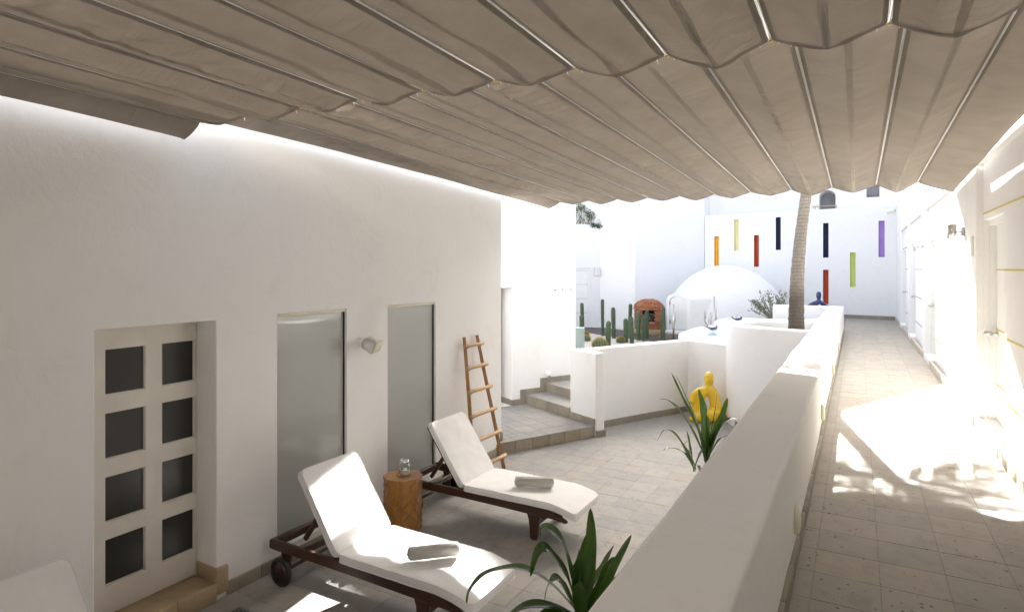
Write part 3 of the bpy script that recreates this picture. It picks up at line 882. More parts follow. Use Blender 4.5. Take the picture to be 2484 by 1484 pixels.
# ---------------------------------------------------------------- garden house at the left rear
gb = thing('garden_building', 'tall white building at the back left of the cactus garden with a panelled door', 'building', (-7.5, 21, GZ))
part('wall', MB().prism([(-12,21.35),(-6.85,20.93),(-6.7,21.6),(-12,22.2)], .3, 7.2), M['plaster_bright'], gb)
part('side_wall', MB().prism([(-6.855,20.925),(-4.95,23.2),(-4.95,24.2),(-7.3,21.9)], .3, 7.199), M['plaster_fine'], gb)
DA = Vector((-8.23,21.02,0)); DU = Vector((-.75,-.66,0)).normalized(); DN = Vector((-DU.y,DU.x,0))
if DN.x < 0: DN = -DN
def Dp(s, d): p = DA+DU*s+DN*d; return (p.x, p.y)
mb = MB(); mb.prism([Dp(0,0),Dp(2.6,0),Dp(2.6,-1.0),Dp(0,-.55)], .3, 4.32)
blk = part('door_block', mb, M['plaster_fine'], gb)
cut(blk, [MB().prism([Dp(.36,.2),Dp(1.34,.2),Dp(1.34,-.1),Dp(.36,-.1)], GZ-.05, 2.72)], .01)
fr = MB()
for s0, s1, z0, z1 in ((.362,.43,GZ,2.715),(1.27,1.338,GZ,2.715),(.43,1.27,2.64,2.715)):
    fr.prism([Dp(s0,-.03),Dp(s1,-.03),Dp(s1,-.095),Dp(s0,-.095)], z0, z1)
dr = part('door', MB().prism([Dp(.432,-.07),Dp(1.268,-.07),Dp(1.268,-.095),Dp(.432,-.095)], GZ+.01, 2.64), M['grey_back'], gb)
part('frame', fr, M['paint_white'], dr)
zz = [GZ+.012,1.09,1.61,2.13,2.638]
for k in range(4): part('panel', MB().prism([Dp(.436,-.055),Dp(1.264,-.055),Dp(1.264,-.072),Dp(.436,-.072)], zz[k]+.006, zz[k+1]-.006), M['paint_white'], dr)
part('handle', MB().lathe([(.02,0),(.012,.02),(.028,.05),(0,.07)], 12).xf(Matrix.Translation((*Dp(1.18,-.05),1.6)) @ DN.to_track_quat('Z','Y').to_matrix().to_4x4()), M['chrome'], dr)
wb = thing('wall_box_light', 'small white box light on the wall beside the garden door', 'light', (*Dp(.14,0), 2.6))
mb = MB(); c_ = Vector((*Dp(.14,.0),0))
q = lambda s,d: tuple((c_+DU*s+DN*d)[:2])
part('housing', MB().prism([q(-.09,.14),q(.09,.14),q(.09,.03),q(-.09,.03)], 2.44, 2.74), M['plastic'], wb, bevel=.012)
part('mount', MB().prism([q(-.05,.03),q(.05,.03),q(.05,-.0),q(-.05,-.0)], 2.5, 2.68), M['plastic'], wb)

# ---------------------------------------------------------------- unseen wall added behind the viewpoint to block light from the rear
cw = thing('rear_light_block', 'white plastered wing that closes the near end of the courtyard', 'building', (-1.8,-5.2,0))
part('wall', MB().box(-7, 3, -5.6, -5.001, -.02, 6.4), M['plaster'], cw)
part('block_cap', MB().box(-7.05, 3.05, -5.65, -4.95, 6.401, 6.46), M['plaster'], cw)
# ---------------------------------------------------------------- shade sails
def sail(name, label, poles, y_far, y_near, z_far, slope, x_edges, sags, seed):
    """canvas hung from rods that run along the court; it droops between them"""
    rnd = random.Random(seed)
    t = thing(name, label, 'shade sail', (-1.8, (y_near(-1.8) + y_far(-1.8))/2, z_far))
    xs = [x_edges[0]] + poles + [x_edges[1]]
    wrk = [rnd.choice((.1,.25,.5,1.0)) for _ in xs]
    def zp(y, x): return z_far + slope*(y_far(x)-y)
    NY = 300
    FS = [0,.016,.034,.06,.095,.15,.21,.28,.35,.42,.465,.5,.535,.58,.65,.72,.79,.85,.905,.94,.966,.984]
    NU = len(FS)
    mb = MB(); cols = []
    for i in range(len(xs)-1):
        a, b = xs[i], xs[i+1]
        last = i == len(xs)-2
        for f in FS + ([1.0] if last else []):
            cols.append((i, f, a + (b-a)*f))
    nc = len(cols)
    def surf(i, f, x, yf):
        """height below the rod at fraction f of panel i"""
        s = sags[i]; w = xs[i+1]-xs[i]
        g0 = .018*(1-math.exp(-f*w/.007)); g1 = .018*(1-math.exp(-(1-f)*w/.007))
        if i == 0: return s*(1-f)*1.1 + .12*s*math.sin(PI*f) + g1
        if i == len(xs)-2: return s*f*1.1 + .12*s*math.sin(PI*f) + g0
        v = 1-abs(2*f-1)
        return s*(.55*v + .45*math.sin(PI*f)) + min(g0, g1)
    for j in range(NY+1):
        q = (j/NY)**1.15
        for (i, f, x) in cols:
            yf = y_far(x); y = yf - (yf-y_near(x))*q
            d = yf-y
            s = surf(i, f, x, d)
            s *= 1 + .10*math.sin(i*2.3+y*.9) + .22*math.exp(-d*2.2)
            v = math.sin(PI*f) if 0 < i < len(xs)-2 else (1-f if i == 0 else f)
            # folds fanning from the rod ends
            fan = math.exp(-d*1.3)*.03*v*math.sin(f*17 + d*3.5 + i*1.7 + 2*noise.noise(Vector((x*4,y*2,seed))))*(1-math.exp(-d*7))*(0 if i in (0,len(xs)-2) else 1)
            # cross wrinkles that run over some panels
            on = wrk[i]*max(0, .35+noise.noise(Vector((i*3.1+seed, y*.5, 0)))*1.5)
            sl = max(0, 1-abs(f-.68)/.34)
            cr = on*.034*sl*noise.noise(Vector((x*5 + y*2.0, y*13 - f*5, seed+i)))*2
            nz = noise.noise(Vector((x*3.2, y*.9, seed)))*.008*v + noise.noise(Vector((x*7, y*3, seed)))*.002*v
            mb.v.append((x, y + .03*math.exp(-d*8)*(-v), zp(y, x) - s + fan + cr + nz))
    for j in range(NY):
        for k in range(nc-1):
            mb.f.append((j*nc+k, j*nc+k+1, (j+1)*nc+k+1, (j+1)*nc+k)); mb.sm.append(True)
    # sharp valley at rods and mid crease is carried by geometry
    cv = part('canvas', mb, M['sail'], t)
    rows = [(min(range(NY+1), key=lambda j: abs((j/NY)**1.15 - 0)))]
    base = mb.v
    def P(j, k): return Vector(cv.data.vertices[j*nc+k].co)
    # hems: second layers of cloth just under the canvas
    def strip(k0, k1, nm):
        h = MB()
        for j in range(NY+1):
            for k in (k0, k1):
                p = P(j, k); h.v.append((p.x, p.y, p.z-.0035))
        for j in range(NY): h.f.append((2*j, 2*j+1, 2*j+3, 2*j+2)); h.sm.append(True)
        part(nm, h, M['tape'] if nm == 'seam_tape' else M['sail'], cv, local=True)
    for i in range(1, len(xs)-1):
        k = i*NU
        strip(k-3, k-1, 'rod_hem'); strip(k+1, k+3, 'rod_hem')
    h = MB(); jj = next(j for j in range(NY+1) if (j/NY)**1.15*(y_far(0)-y_near(0)) > .03)
    for k in range(nc):
        for j in (0, jj):
            p = P(j, k); h.v.append((p.x, p.y-.001, p.z-.0032))
    for k in range(nc-1): h.f.append((2*k, 2*k+1, 2*k+3, 2*k+2)); h.sm.append(True)
    part('end_hem', h, M['sail'], cv, local=True)
    # mid seam tapes
    for i in range(1, len(xs)-2):
        k = i*NU+11
        strip(k-1, k+1, 'seam_tape')
    for x in poles:
        yf = y_far(x)
        r = part('rod', MB().tube([(x, yf+.005, zp(yf, x)-.0145), (x, y_near(x), zp(y_near(x), x)-.0145)], .009, 10), M['rod'], t)
        part('end_ring', MB().tube([(x, yf+.003, zp(yf,x)-.017), (x, yf+.016, zp(yf,x)-.017)], .0125, 10), M['brass'], r)
        th = MB()
        for s_ in (-.05, .035, .09):
            xx = x + s_; z_ = zp(yf,x)-.02-abs(s_)*.28
            th.tube([(xx, yf-.002, z_), (xx+.004, yf+.006, z_-.012-rnd.random()*.014)], .0016, 5)
        part('loose_thread', th, M['rod'], r)
    return t
y1f = lambda x: 3.24 + .0875*(x-.126)
p1 = [.126-.4955*k for k in range(9, -1, -1)] + [.6215]
sail('shade_sail', 'nearer beige canvas shade sail with scalloped hem overhead', p1, y1f, lambda x: -4.7, CAMZ+1.134, .0235, (-4.47, 1.03), [.085,.05,.06,.055,.065,.06,.065,.07,.085,.085,.09,.10], 3)
y2f = lambda x: 9.28 + (.10*(x+.3) if x < -2.2 else 0)*.9 + (.17 if x < -2.2 else 0)*0
p2 = [-4.27,-3.79,-3.31,-2.83,-2.345,-1.84,-1.335,-.80,-.30,.215,.665]
sail('shade_sail', 'farther beige canvas shade sail with white rods stretched above the court', p2, lambda x: 9.30 - .028*max(0,-2.2-x)*5*.55, lambda x: y1f(x)*1.085, CAMZ+1.125, .0255, (-4.47, 1.04), [.07,.05,.055,.05,.055,.06,.065,.065,.075,.08,.09,.10], 11)

# ---------------------------------------------------------------- palm tree
pt = thing('palm_tree', 'slender palm with a ringed grey trunk leaning in the rounded planter', 'palm tree', (-.94, 11.4, 1.3))
axis = []
for k in range(46):
    z = 1.3 + k*.077
    h = (z-1.3)/3.6
    x = -.915 + .02*h + .25*h*h + .015*math.sin(z*1.7); y = 11.4 + .05*h
    axis.append((x, y, z))
rad = [.132 - .045*min(1,(k/30)) + .012*math.exp(-k*.2) + .004*math.sin(k*2.9) for k in range(46)]
mb = MB(); mb.tube(axis, rad, 20)
# leaf scars: small uneven steps round the trunk
mb.v = [(x + noise.noise(Vector((x*9,y*9,z*22)))*.007, y + noise.noise(Vector((x*9+5,y*9,z*22)))*.007, z) for x,y,z in mb.v]
tr = part('trunk', mb, M['palm'], pt)
top = Vector(axis[-1])
cr = MB(); rnd = random.Random(5)
for k in range(20):
    az = k*2.399 + rnd.uniform(-.2,.2); el = R(rnd.uniform(30, 82)); ln = rnd.uniform(1.3, 1.8)
    if k >= 14: az = (PI if k % 2 else 0) + rnd.uniform(-1,1); el = R(rnd.uniform(14,32)); ln = rnd.uniform(.95,1.25)
    p = top.copy(); d = Vector((math.cos(az)*math.cos(el), math.sin(az)*math.cos(el), math.sin(el)))
    pts = [p.copy()]
    for s in range(16):
        d = (d + Vector((0,0,-.075))).normalized(); p = p + d*ln/16; pts.append(p.copy())
    cr.tube(pts, [.022-.018*i/16 for i in range(17)], 5)
    for i in range(2, 17):
        for sd in (-1, 1):
            for sub in (0, .5):
                if (i == 16 and sub) or rnd.random() < .28: continue
                a = pts[i].lerp(pts[min(i+1,16)], sub); tt = (pts[min(i+1,16)]-pts[i-1]).normalized()
                sdv = tt.cross(Vector((0,0,1))).normalized()*sd
                l = .42*math.sin(PI*(.16+.8*i/17)) + .08
                dirv = (sdv*.8 + tt*.55 + Vector((0,0,-.22))).normalized()
                wv = tt*.017
                tip = a + dirv*l + Vector((0,0,-.09*l))
                mid = a + dirv*l*.5
                cr.add([a-wv*.5, a+wv*.5, mid+wv, tip, mid-wv], [(0,1,2,4),(4,2,3)])
part('crown', cr, M['leaf_palm'], pt)

# ---------------------------------------------------------------- dome and its entrance
dc = Vector((-3.77, 20.78, GZ))
dm_ = thing('dome_house', 'smooth white dome with an arched little entrance porch behind the hot tubs', 'dome', tuple(dc))
prof = [(2.0*math.cos(a), 2.27*math.sin(a)) for a in [PI/2*k/24 for k in range(25)]]
prof[-1] = (0, 2.27)
part('shell', MB().lathe(prof, 72, tuple(dc)), M['plaster_fine'], dm_)
HN = Vector((-.47,-.88,0)).normalized(); HU = Vector((-HN.y, HN.x, 0))
hc = dc + HN*1.83
hc = Vector((-4.72, 18.46, 0))
def H(s, d, z): p = hc + HU*s + HN*d; return (p.x, p.y, z)
def arch_pts(w, zs, rise, z0, n=14):
    pts = [(-w, z0)]
    for k in range(n+1):
        a = PI*k/n
        pts.append((-w*math.cos(a), zs + rise*math.sin(a)))
    pts.append((w, z0)); return pts
def arch_solid(w, zs, rise, z0, d0, d1):
    m = MB(); ap = arch_pts(w, zs, rise, z0); n = len(ap)
    m.v = [H(s,d1,z) for s,z in ap] + [H(s,d0,z) for s,z in ap]
    m.f = [tuple(range(n)), tuple(range(2*n-1,n-1,-1))] + [(i,n+i,n+(i+1)%n,(i+1)%n) for i in range(n)]; m.sm = [False]*len(m.f)
    bm = bmesh.new(); vs = [bm.verts.new(v) for v in m.v]
    for f in m.f: bm.faces.new([vs[i] for i in f])
    bmesh.ops.recalc_face_normals(bm, faces=bm.faces[:])
    return MB().bm(bm)
def arch_ring(outer_, inner_, d_front, d_in, d_back):
    m = MB(); n = len(outer_)
    m.v = [H(q[0],d_front,q[1]) for q in outer_] + [H(q[0],d_front,q[1]) for q in inner_] + [H(q[0],d_in,q[1]) for q in inner_] + [H(q[0],d_back,q[1]) for q in outer_]
    for i in range(n-1):
        m.f.append((i,i+1,n+i+1,n+i)); m.sm.append(False)
        m.f.append((n+i,n+i+1,2*n+i+1,2*n+i)); m.sm.append(False)
        m.f.append((i,3*n+i,3*n+i+1,i+1)); m.sm.append(False)
    m.f.append(tuple(range(2*n,3*n))); m.sm.append(False)
    m.f.append((0,n,2*n-1,n-1)); m.sm.append(False)
    return m
pc = part('porch', arch_ring(arch_pts(.455,1.76,.20,.79), arch_pts(.345,1.70,.17,.86), 0, -.05, -1.4), M['plaster_bright'], dm_)
part('porch_door', arch_solid(.325, 1.69, .16, .875, -.045, -.02), M['paint_white'], dm_)
for z in (1.03, 1.60): part('hinge', MB().prism([H(-.335,.004,0)[:2],H(-.315,.004,0)[:2],H(-.315,-.012,0)[:2],H(-.335,-.012,0)[:2]], z, z+.1), M['iron'], pc)
mb = MB(); mb.prism([H(-.62,.10,0)[:2],H(.6,.10,0)[:2],H(.6,-.9,0)[:2],H(-.62,-.9,0)[:2]], GZ-.02, .74)
part('porch_step', mb, M['skirt'], dm_, bevel=.02)
mb = MB(); mb.prism([H(-.5,.05,0)[:2],H(.5,.05,0)[:2],H(.5,-.9,0)[:2],H(-.5,-.9,0)[:2]], .735, .80)
part('porch_sill', mb, M['plaster_bright'], dm_, bevel=.01)

# ---------------------------------------------------------------- brick oven
oc = Vector((-5.90, 19.42, 0)); ov = thing('brick_oven', 'domed red brick oven with a square mouth full of stones', 'oven', (oc.x, oc.y, GZ))
OF = Vector((.26,-.966,0)).normalized()               # its mouth looks at the court
oa = math.atan2(OF.y, OF.x)
part('plinth', MB().lathe([(.50,.0),(.505,.2),(.47,.215)], 28, (oc.x,oc.y,GZ)), M['plinth'], ov)
core = part('core', MB().lathe([(.44,.20),(.44,.83)]+[(.45*math.cos(a), .83+.33*math.sin(a)) for a in [PI/2*k/8 for k in range(9)]][:-1]+[(.0,1.16)], 28, (oc.x,oc.y,GZ)), M['mortar'], ov)
mo = MB()
def Op(s, d): p = oc + Vector((-OF.y,OF.x,0))*s + OF*d; return (p.x,p.y)
cut(core, [MB().prism([Op(-.225,.15),Op(.225,.15),Op(.225,.8),Op(-.225,.8)], 1.02, 1.375)], 0)
part('mouth_lining', MB().prism([Op(-.22,.152),Op(.22,.152),Op(.22,.157),Op(-.22,.157)], 1.02, 1.372), M['lining_black'], ov)
def brick_mesh(w, h, d, nm):
    m = MB(); m.box(-w/2, w/2, -d, .0, -h/2, h/2, .007); return to_mesh(m, nm, M['brick'])
bks = [brick_mesh(.17+.012*k, .052, .07, 'brick') for k in range(4)]
rnd = random.Random(4)
def put_brick(ang, r, z, tilt, par):
    o = link('brick', rnd.choice(bks), par)
    rr = r + rnd.uniform(-.004,.012)
    o.location = (rr*math.cos(ang), rr*math.sin(ang), z-GZ)
    o.rotation_euler = (tilt + rnd.uniform(-.05,.05), rnd.uniform(-.05,.05), ang - PI/2 + rnd.uniform(-.04,.04))
    return o
z = GZ+.235; row = 0
while z < GZ+.83:
    r = .462; n = int(2*PI*r/.19)
    for k in range(n):
        ang = oa + 2*PI*(k+.5*(row%2))/n
        dlt = math.atan2(math.sin(ang-oa), math.cos(ang-oa))
        if math.cos(dlt) < -.35: continue
        if 1.0 < z < 1.39 and abs(dlt) < .60: continue
        put_brick(ang, r, z, 0, ov)
    z += .061; row += 1
for c in range(8):
    el = PI/2*(c+.5)/8.6
    r = .475*math.cos(el)+.02; z = GZ+.84 + .335*math.sin(el)
    n = max(4, int(2*PI*r/.185))
    for k in range(n):
        ang = oa + 2*PI*(k+.5*(c%2))/n
        if math.cos(ang-oa) < -.45: continue
        put_brick(ang, r, z, -el*.9 if False else el*.75, ov)
for sd in (-1,1):
    for k in range(6):
        o = link('brick', bks[0], ov); x, y = Op(sd*.29, .43); o.location = (x-oc.x, y-oc.y, 1.045+.06*k-GZ); o.rotation_euler = (0, 0, oa-PI/2+sd*.05)
for k in range(3):
    o = link('brick', bks[2], ov); x, y = Op(-.2+.2*k, .49); o.location = (x-oc.x, y-oc.y, 1.405-GZ); o.rotation_euler = (0,0,oa-PI/2)
for k in range(11):
    bm = bmesh.new(); bmesh.ops.create_icosphere(bm, subdivisions=2, radius=1)
    sx_, sy_, sz_ = rnd.uniform(.07,.12), rnd.uniform(.05,.08), rnd.uniform(.03,.05); of = Vector((rnd.random()*9,)*3)
    for v in bm.verts:
        q = 1 + .28*noise.noise(v.co*1.3+of); v.co = Vector((v.co.x*sx_*q, v.co.y*sy_*q, v.co.z*sz_*q))
    x, y = Op(-.15+.075*(k%5)+rnd.uniform(-.02,.02), .25+.05*(k//5)+rnd.uniform(0,.06))
    m = MB().bm(bm).xf(Matrix.Translation((x,y,1.07+.075*(k//4)+rnd.uniform(0,.02))) @ Matrix.Rotation(rnd.uniform(0,3),4,'Z') @ Matrix.Rotation(rnd.uniform(-.5,.5),4,'X'))
    part('stone', m, M['rock'], ov)

# ---------------------------------------------------------------- deck path of single boards
dk = thing('boardwalk', 'dark weathered plank path between the sand and the brick oven', 'boardwalk', (-6.8, 19.3, GZ))
fr_ = [Vector(p) for p in ((-8.75,20.05),(-7.76,18.98),(-7.05,18.50),(-6.34,18.22),(-5.3,17.75),(-4.3,17.55))]
bk_ = [Vector(p) for p in ((-8.72,20.62),(-8.0,20.80),(-7.0,20.25),(-6.2,19.10),(-5.2,18.75),(-4.2,18.55))]
def along(pl_, t):
    s = t*(len(pl_)-1); i = min(int(s), len(pl_)-2); return pl_[i].lerp(pl_[i+1], s-i)
nb = 36
for k in range(nb):
    a0, a1 = along(fr_, k/nb), along(fr_, (k+.93)/nb); b0, b1 = along(bk_, k/nb), along(bk_, (k+.93)/nb)
    part('board', MB().prism([tuple(a0),tuple(a1),tuple(b1),tuple(b0)], GZ-.01, GZ+.022+random.uniform(-.003,.003)), M['deck'], dk)

# ---------------------------------------------------------------- cacti
def cactus(x, y, ztop, diam, lab, lean=0.0, seed=0):
    t = thing('column_cactus', lab, 'cactus', (x, y, GZ), 0, 'column cacti in the sand garden')
    rnd = random.Random(seed); nr = 7; n = nr*6; h = ztop-GZ; mb = MB(); rings = []
    zsn = [0,.03,.1]+[.1+(.86-.1)*k/16 for k in range(1,17)]+[.9,.94,.965,.985,.997]
    ph = rnd.random()*6; wst = rnd.uniform(.35,.7)
    for q in zsn:
        z = q*h
        tp = 1.0
        e = (h-z)/(diam*.62)
        if e < 1: tp = math.sqrt(max(.0,1-(1-e)**2))
        r0 = diam/2*tp*(.86+.14*min(1,q*2))*(1-.09*math.exp(-((q-wst)/.025)**2))*(1+.03*math.sin(q*9+ph))
        ox = lean*h*q + .012*math.sin(q*3+ph); oy = .01*math.sin(q*4+ph*2)
        for k in range(n):
            a = 2*PI*k/n
            w = abs(math.cos(a*nr/2+ph))**.7
            r = r0*(.70+.34*w)
            mb.v.append((ox+r*math.cos(a), oy+r*math.sin(a), z))
    for j in range(len(zsn)-1):
        for k in range(n): mb.f.append((j*n+k,j*n+(k+1)%n,(j+1)*n+(k+1)%n,(j+1)*n+k)); mb.sm.append(True)
    mb.f.append(tuple((len(zsn)-1)*n+k for k in range(n))); mb.sm.append(True)
    st_ = part('stem', mb, M['cactus'], t, local=True)
    ar_ = MB()
    for k in range(nr):
        a = (2*PI*k - 2*ph)/nr
        for s in range(int(h/.035)):
            z = .03+s*.035; q = z/h
            if q > .97: break
            e = (h-z)/(diam*.62); tp = math.sqrt(max(0,1-(1-e)**2)) if e < 1 else 1
            r = diam/2*tp*(.86+.14*min(1,q*2))*1.03
            ox = lean*h*q + .012*math.sin(q*3+ph); oy = .01*math.sin(q*4+ph*2)
            c = Vector((ox+r*math.cos(a), oy+r*math.sin(a), z)); u = Vector((-math.sin(a),math.cos(a),0))*.0045
            ar_.add([c-u+Vector((0,0,-.007)), c+u+Vector((0,0,-.007)), c+u+Vector((0,0,.007)), c-u+Vector((0,0,.007)), c+Vector((math.cos(a),math.sin(a),0))*.006], [(0,1,4),(1,2,4),(2,3,4),(3,0,4)])
    part('areole_row', ar_, M['areole'], st_, local=True)
CS = [(-8.23,19.38,1.54,.12,'pale green column cactus against the garden door, rear of the pair', .0),
      (-7.22,16.92,1.32,.13,'short dark column cactus just behind the frosted glass screen', .0),
      (-7.13,18.44,1.73,.105,'tallest slim column cactus with a pinched waist at the boardwalk edge', .01),
      (-6.58,17.96,1.51,.13,'straight column cactus between the slim tall one and the white corner', .0),
      (-5.92,15.78,1.28,.145,'stout column cactus close behind the parapet, left of the cluster', .0),
      (-6.48,19.25,1.56,.12,'column cactus standing at the left side of the brick oven', .0),
      (-5.9,17.15,1.25,.135,'lower left column cactus of the pair in front of the oven', .0),
      (-5.59,16.72,1.35,.135,'taller right column cactus of the pair in front of the oven', .0),
      (-5.72,17.77,1.44,.13,'column cactus covering the left side of the oven mouth', .0),
      (-5.54,17.73,1.30,.125,'shorter column cactus in front of the middle of the oven mouth', .0),
      (-5.63,18.3,1.43,.125,'column cactus leaning behind the short one before the oven mouth', .02),
      (-5.09,18.15,1.57,.133,'column cactus at the right edge of the brick oven', .015)]
for i, (x,y,zt,dm2,lab,ln) in enumerate(CS): cactus(x,y,zt,dm2,lab,ln,i+1)
def barrel(x, y, r, lab, seed):
    t = thing('barrel_cactus', lab, 'cactus', (x,y,GZ), 0, 'golden barrel cacti')
    rnd = random.Random(seed); nr = 18; n = nr*4; mb = MB(); m = 14
    for j in range(m+1):
        a = -.5 + (PI/2+.5)*j/m
        for k in range(n):
            b = 2*PI*k/n; rr = r*(1+.06*math.cos(b*nr))
            mb.v.append((rr*math.cos(a)*math.cos(b), rr*math.cos(a)*math.sin(b), r*.45+r*.92*math.sin(a)))
    for j in range(m):
        for k in range(n): mb.f.append((j*n+k,j*n+(k+1)%n,(j+1)*n+(k+1)%n,(j+1)*n+k)); mb.sm.append(True)
    b_ = part('body', mb, M['cactus'], t, local=True)
    sp = MB()
    for k in range(nr):
        b = 2*PI*k/nr
        for j in range(11):
            a = -.35+(PI/2+.33)*j/11
            nrm = Vector((math.cos(a)*math.cos(b), math.cos(a)*math.sin(b), math.sin(a)))
            c = Vector((nrm.x*r*1.06, nrm.y*r*1.06, r*.45+nrm.z*r*.95))
            for q in range(7):
                d = (nrm + Vector((rnd.uniform(-1,1),rnd.uniform(-1,1),rnd.uniform(-1,1)))*.95).normalized()
                l = r*rnd.uniform(.16,.3); u = d.orthogonal().normalized()*.0022
                sp.add([c-u, c+u, c+d*l], [(0,1,2)])
    s_ = part('spines', sp, M['spine'], t, local=True); s_['kind'] = 'stuff'
barrel(-7.55,18.05,.115,'golden barrel cactus on the sand behind the frosted screen, rear one', 1)
barrel(-7.05,16.9,.125,'golden barrel cactus half hidden by the frosted screen, front one', 2)
barrel(-6.0,17.0,.125,'golden barrel cactus beside the cluster of columns', 3)
barrel(-6.05,15.45,.20,'largest golden barrel cactus just behind the parapet', 4)

gs = thing('glass_screen', 'frosted green glass box behind the corner of the white block', 'screen', (-5.3,12.0,GZ))
q = [Vector((-5.04,12.0)), Vector((-5.6,11.75)), Vector((-5.75,12.1)), Vector((-5.19,12.35))]
part('pane', MB().prism([tuple(q[0]),tuple(q[1]),tuple(q[1]+(q[2]-q[1])*.06),tuple(q[0]+(q[3]-q[0])*.06)], GZ-.02, 1.42), M['frosted'], gs)
part('pane', MB().prism([tuple(q[0]+(q[3]-q[0])*.065),tuple(q[0]+(q[3]-q[0])*.065+(q[1]-q[0])*.04),tuple(q[3]+(q[1]-q[0])*.04),tuple(q[3])], GZ-.02, 1.42), M['frosted'], gs)
part('cap', MB().prism([tuple(v) for v in q], 1.4205, 1.432), M['frosted'], gs)

# ---------------------------------------------------------------- hot tubs
def tub(cx, cy, hx, hy, zr, lab, dial):
    t = thing('hot_tub', lab, 'hot tub', (cx,cy,GZ), 0, 'hot tubs behind the parapet')
    n = 96
    def loop(sx_, sy_, z, e=5.0, wob=0):
        out = []
        for k in range(n):
            a = 2*PI*k/n; c, s = math.cos(a), math.sin(a)
            r = (abs(c)**e + abs(s)**e)**(-1/e)
            w = 1 + wob*math.cos(a*6+.4)
            out.append((sx_*r*c*w, sy_*r*s*w, z-GZ))
        return out
    def skin(loops, close=False):
        m = MB()
        for l in loops: m.v += l
        for j in range(len(loops)-1):
            for k in range(n): m.f.append((j*n+k,j*n+(k+1)%n,(j+1)*n+(k+1)%n,(j+1)*n+k)); m.sm.append(True)
        if close: m.f.append(tuple((len(loops)-1)*n+k for k in range(n))); m.sm.append(False)
        return m
    part('side', skin([loop(hx-.07,hy-.07,GZ-.02), loop(hx-.07,hy-.07,zr-.19)]), M['mosaic'], t, local=True)
    part('shell', skin([loop(hx-.075,hy-.075,zr-.17), loop(hx-.01,hy-.01,zr-.18), loop(hx,hy,zr-.15), loop(hx,hy,zr-.05), loop(hx-.02,hy-.02,zr-.012), loop(hx-.06,hy-.06,zr),
                        loop(hx-.22,hy-.22,zr-.004,4.5,.01), loop(hx-.27,hy-.27,zr-.03,4,.03), loop(hx-.33,hy-.33,zr-.11,3.5,.05), loop(hx-.40,hy-.40,zr-.3,3,.06), loop(hx-.5,hy-.5,zr-.6,3,.06)], True), M['acrylic'], t, local=True)
    part('water', MB().prism([p[:2] for p in loop(hx-.30,hy-.30,0,3.5,.04)], zr-.10-GZ, zr-.095-GZ), M['spa_water'], t, local=True)
    dx, dy = dial
    d = MB().lathe([(.0,.018),(.05,.02),(.085,.012)], 28); 
    Mx = Matrix.Translation((dx,dy,zr+.012-GZ)) @ Matrix.Rotation(R(14),4,'X')
    o = part('speaker_cover', MB().lathe([(.13,-.03),(.14,.0),(.125,.014),(.095,.016),(.09,.004)], 32).xf(Mx), M['navy_ring'], t, local=True)
    part('disc', MB().lathe([(.092,.002),(.09,.018),(.06,.024),(.0,.026)], 32).xf(Mx), M['plastic'], o, local=True)
    part('emblem', MB().lathe([(.03,.02),(.03,.029),(.0,.030)], 20).xf(Mx @ Matrix.Diagonal((1.3,.8,1,1))), M['chrome' if zr < 1.35 else 'black'], o, local=True)
    for a in (.6, 2.2, 3.9, 5.2):
        part('jet', MB().lathe([(.03,0),(.03,.008),(0,.01)], 14).xf(Matrix.Translation(((hx-.16)*math.cos(a),(hy-.16)*math.sin(a),zr-.003-GZ))), M['plastic'], t, local=True)
tub(-2.42, 14.2, 1.02, 1.22, 1.30, 'white hot tub in front with a navy-ringed round cover on its rim', (-.62, .86))
tub(-2.12, 16.15, 1.0, .86, 1.42, 'white hot tub behind the first, reaching to the end wall', (-.62, .55))

def post(x, y, zt, lab):
    t = thing('shower_post', lab, 'shower post', (x,y,GZ), 0, 'steel shower posts')
    part('pole', MB().tube([(0,0,0),(0,0,zt-GZ)], .03, 14), M['steel'], t, local=True)
    part('panel', MB().box(.028,.062,-.02,.02,(zt-GZ)*.52,zt-GZ-.005,.004), M['steel'], t, local=True)
    for z in (.6, .92): part('knob', MB().tube([(.05,-.02,(zt-GZ)*z),(.07,-.045,(zt-GZ)*z)], .009, 8), M['chrome'], t, local=True)
post(-4.74,18.05,1.66,'steel shower post in front of the little arched porch')
post(-3.38,17.05,1.96,'steel shower post behind the hot tubs')

# ---------------------------------------------------------------- shrubs
def leafball(mb, c, rx, ry, rz, n, ll, lw, rnd, up=.3):
    for i in range(n):
        a = rnd.uniform(0,2*PI); e = math.asin(rnd.uniform(-1,1)); r = rnd.uniform(.35,1)**.5
        p = Vector(c) + Vector((rx*r*math.cos(e)*math.cos(a), ry*r*math.cos(e)*math.sin(a), rz*r*math.sin(e)))
        d = Vector((rnd.uniform(-1,1), rnd.uniform(-1,1), rnd.uniform(-.5,1)+up)).normalized()
        u = d.cross(Vector((rnd.uniform(-1,1),rnd.uniform(-1,1),rnd.uniform(-1,1)))).normalized()
        l = ll*rnd.uniform(.6,1.2); w_ = lw*rnd.uniform(.7,1.2)
        nn = d.cross(u)*l*.08
        mb.add([p, p+d*l*.45+u*w_+nn, p+d*l, p+d*l*.45-u*w_+nn], [(0,1,2),(0,2,3)])
rnd = random.Random(21)
sh = thing('oleander_shrub', 'loose grey-green shrub leaning left behind the end wall', 'shrub', (-1.95,17.95,1.12))
br = MB(); lf = MB()
rootp = Vector((-1.9,17.9,1.2))
tips = []
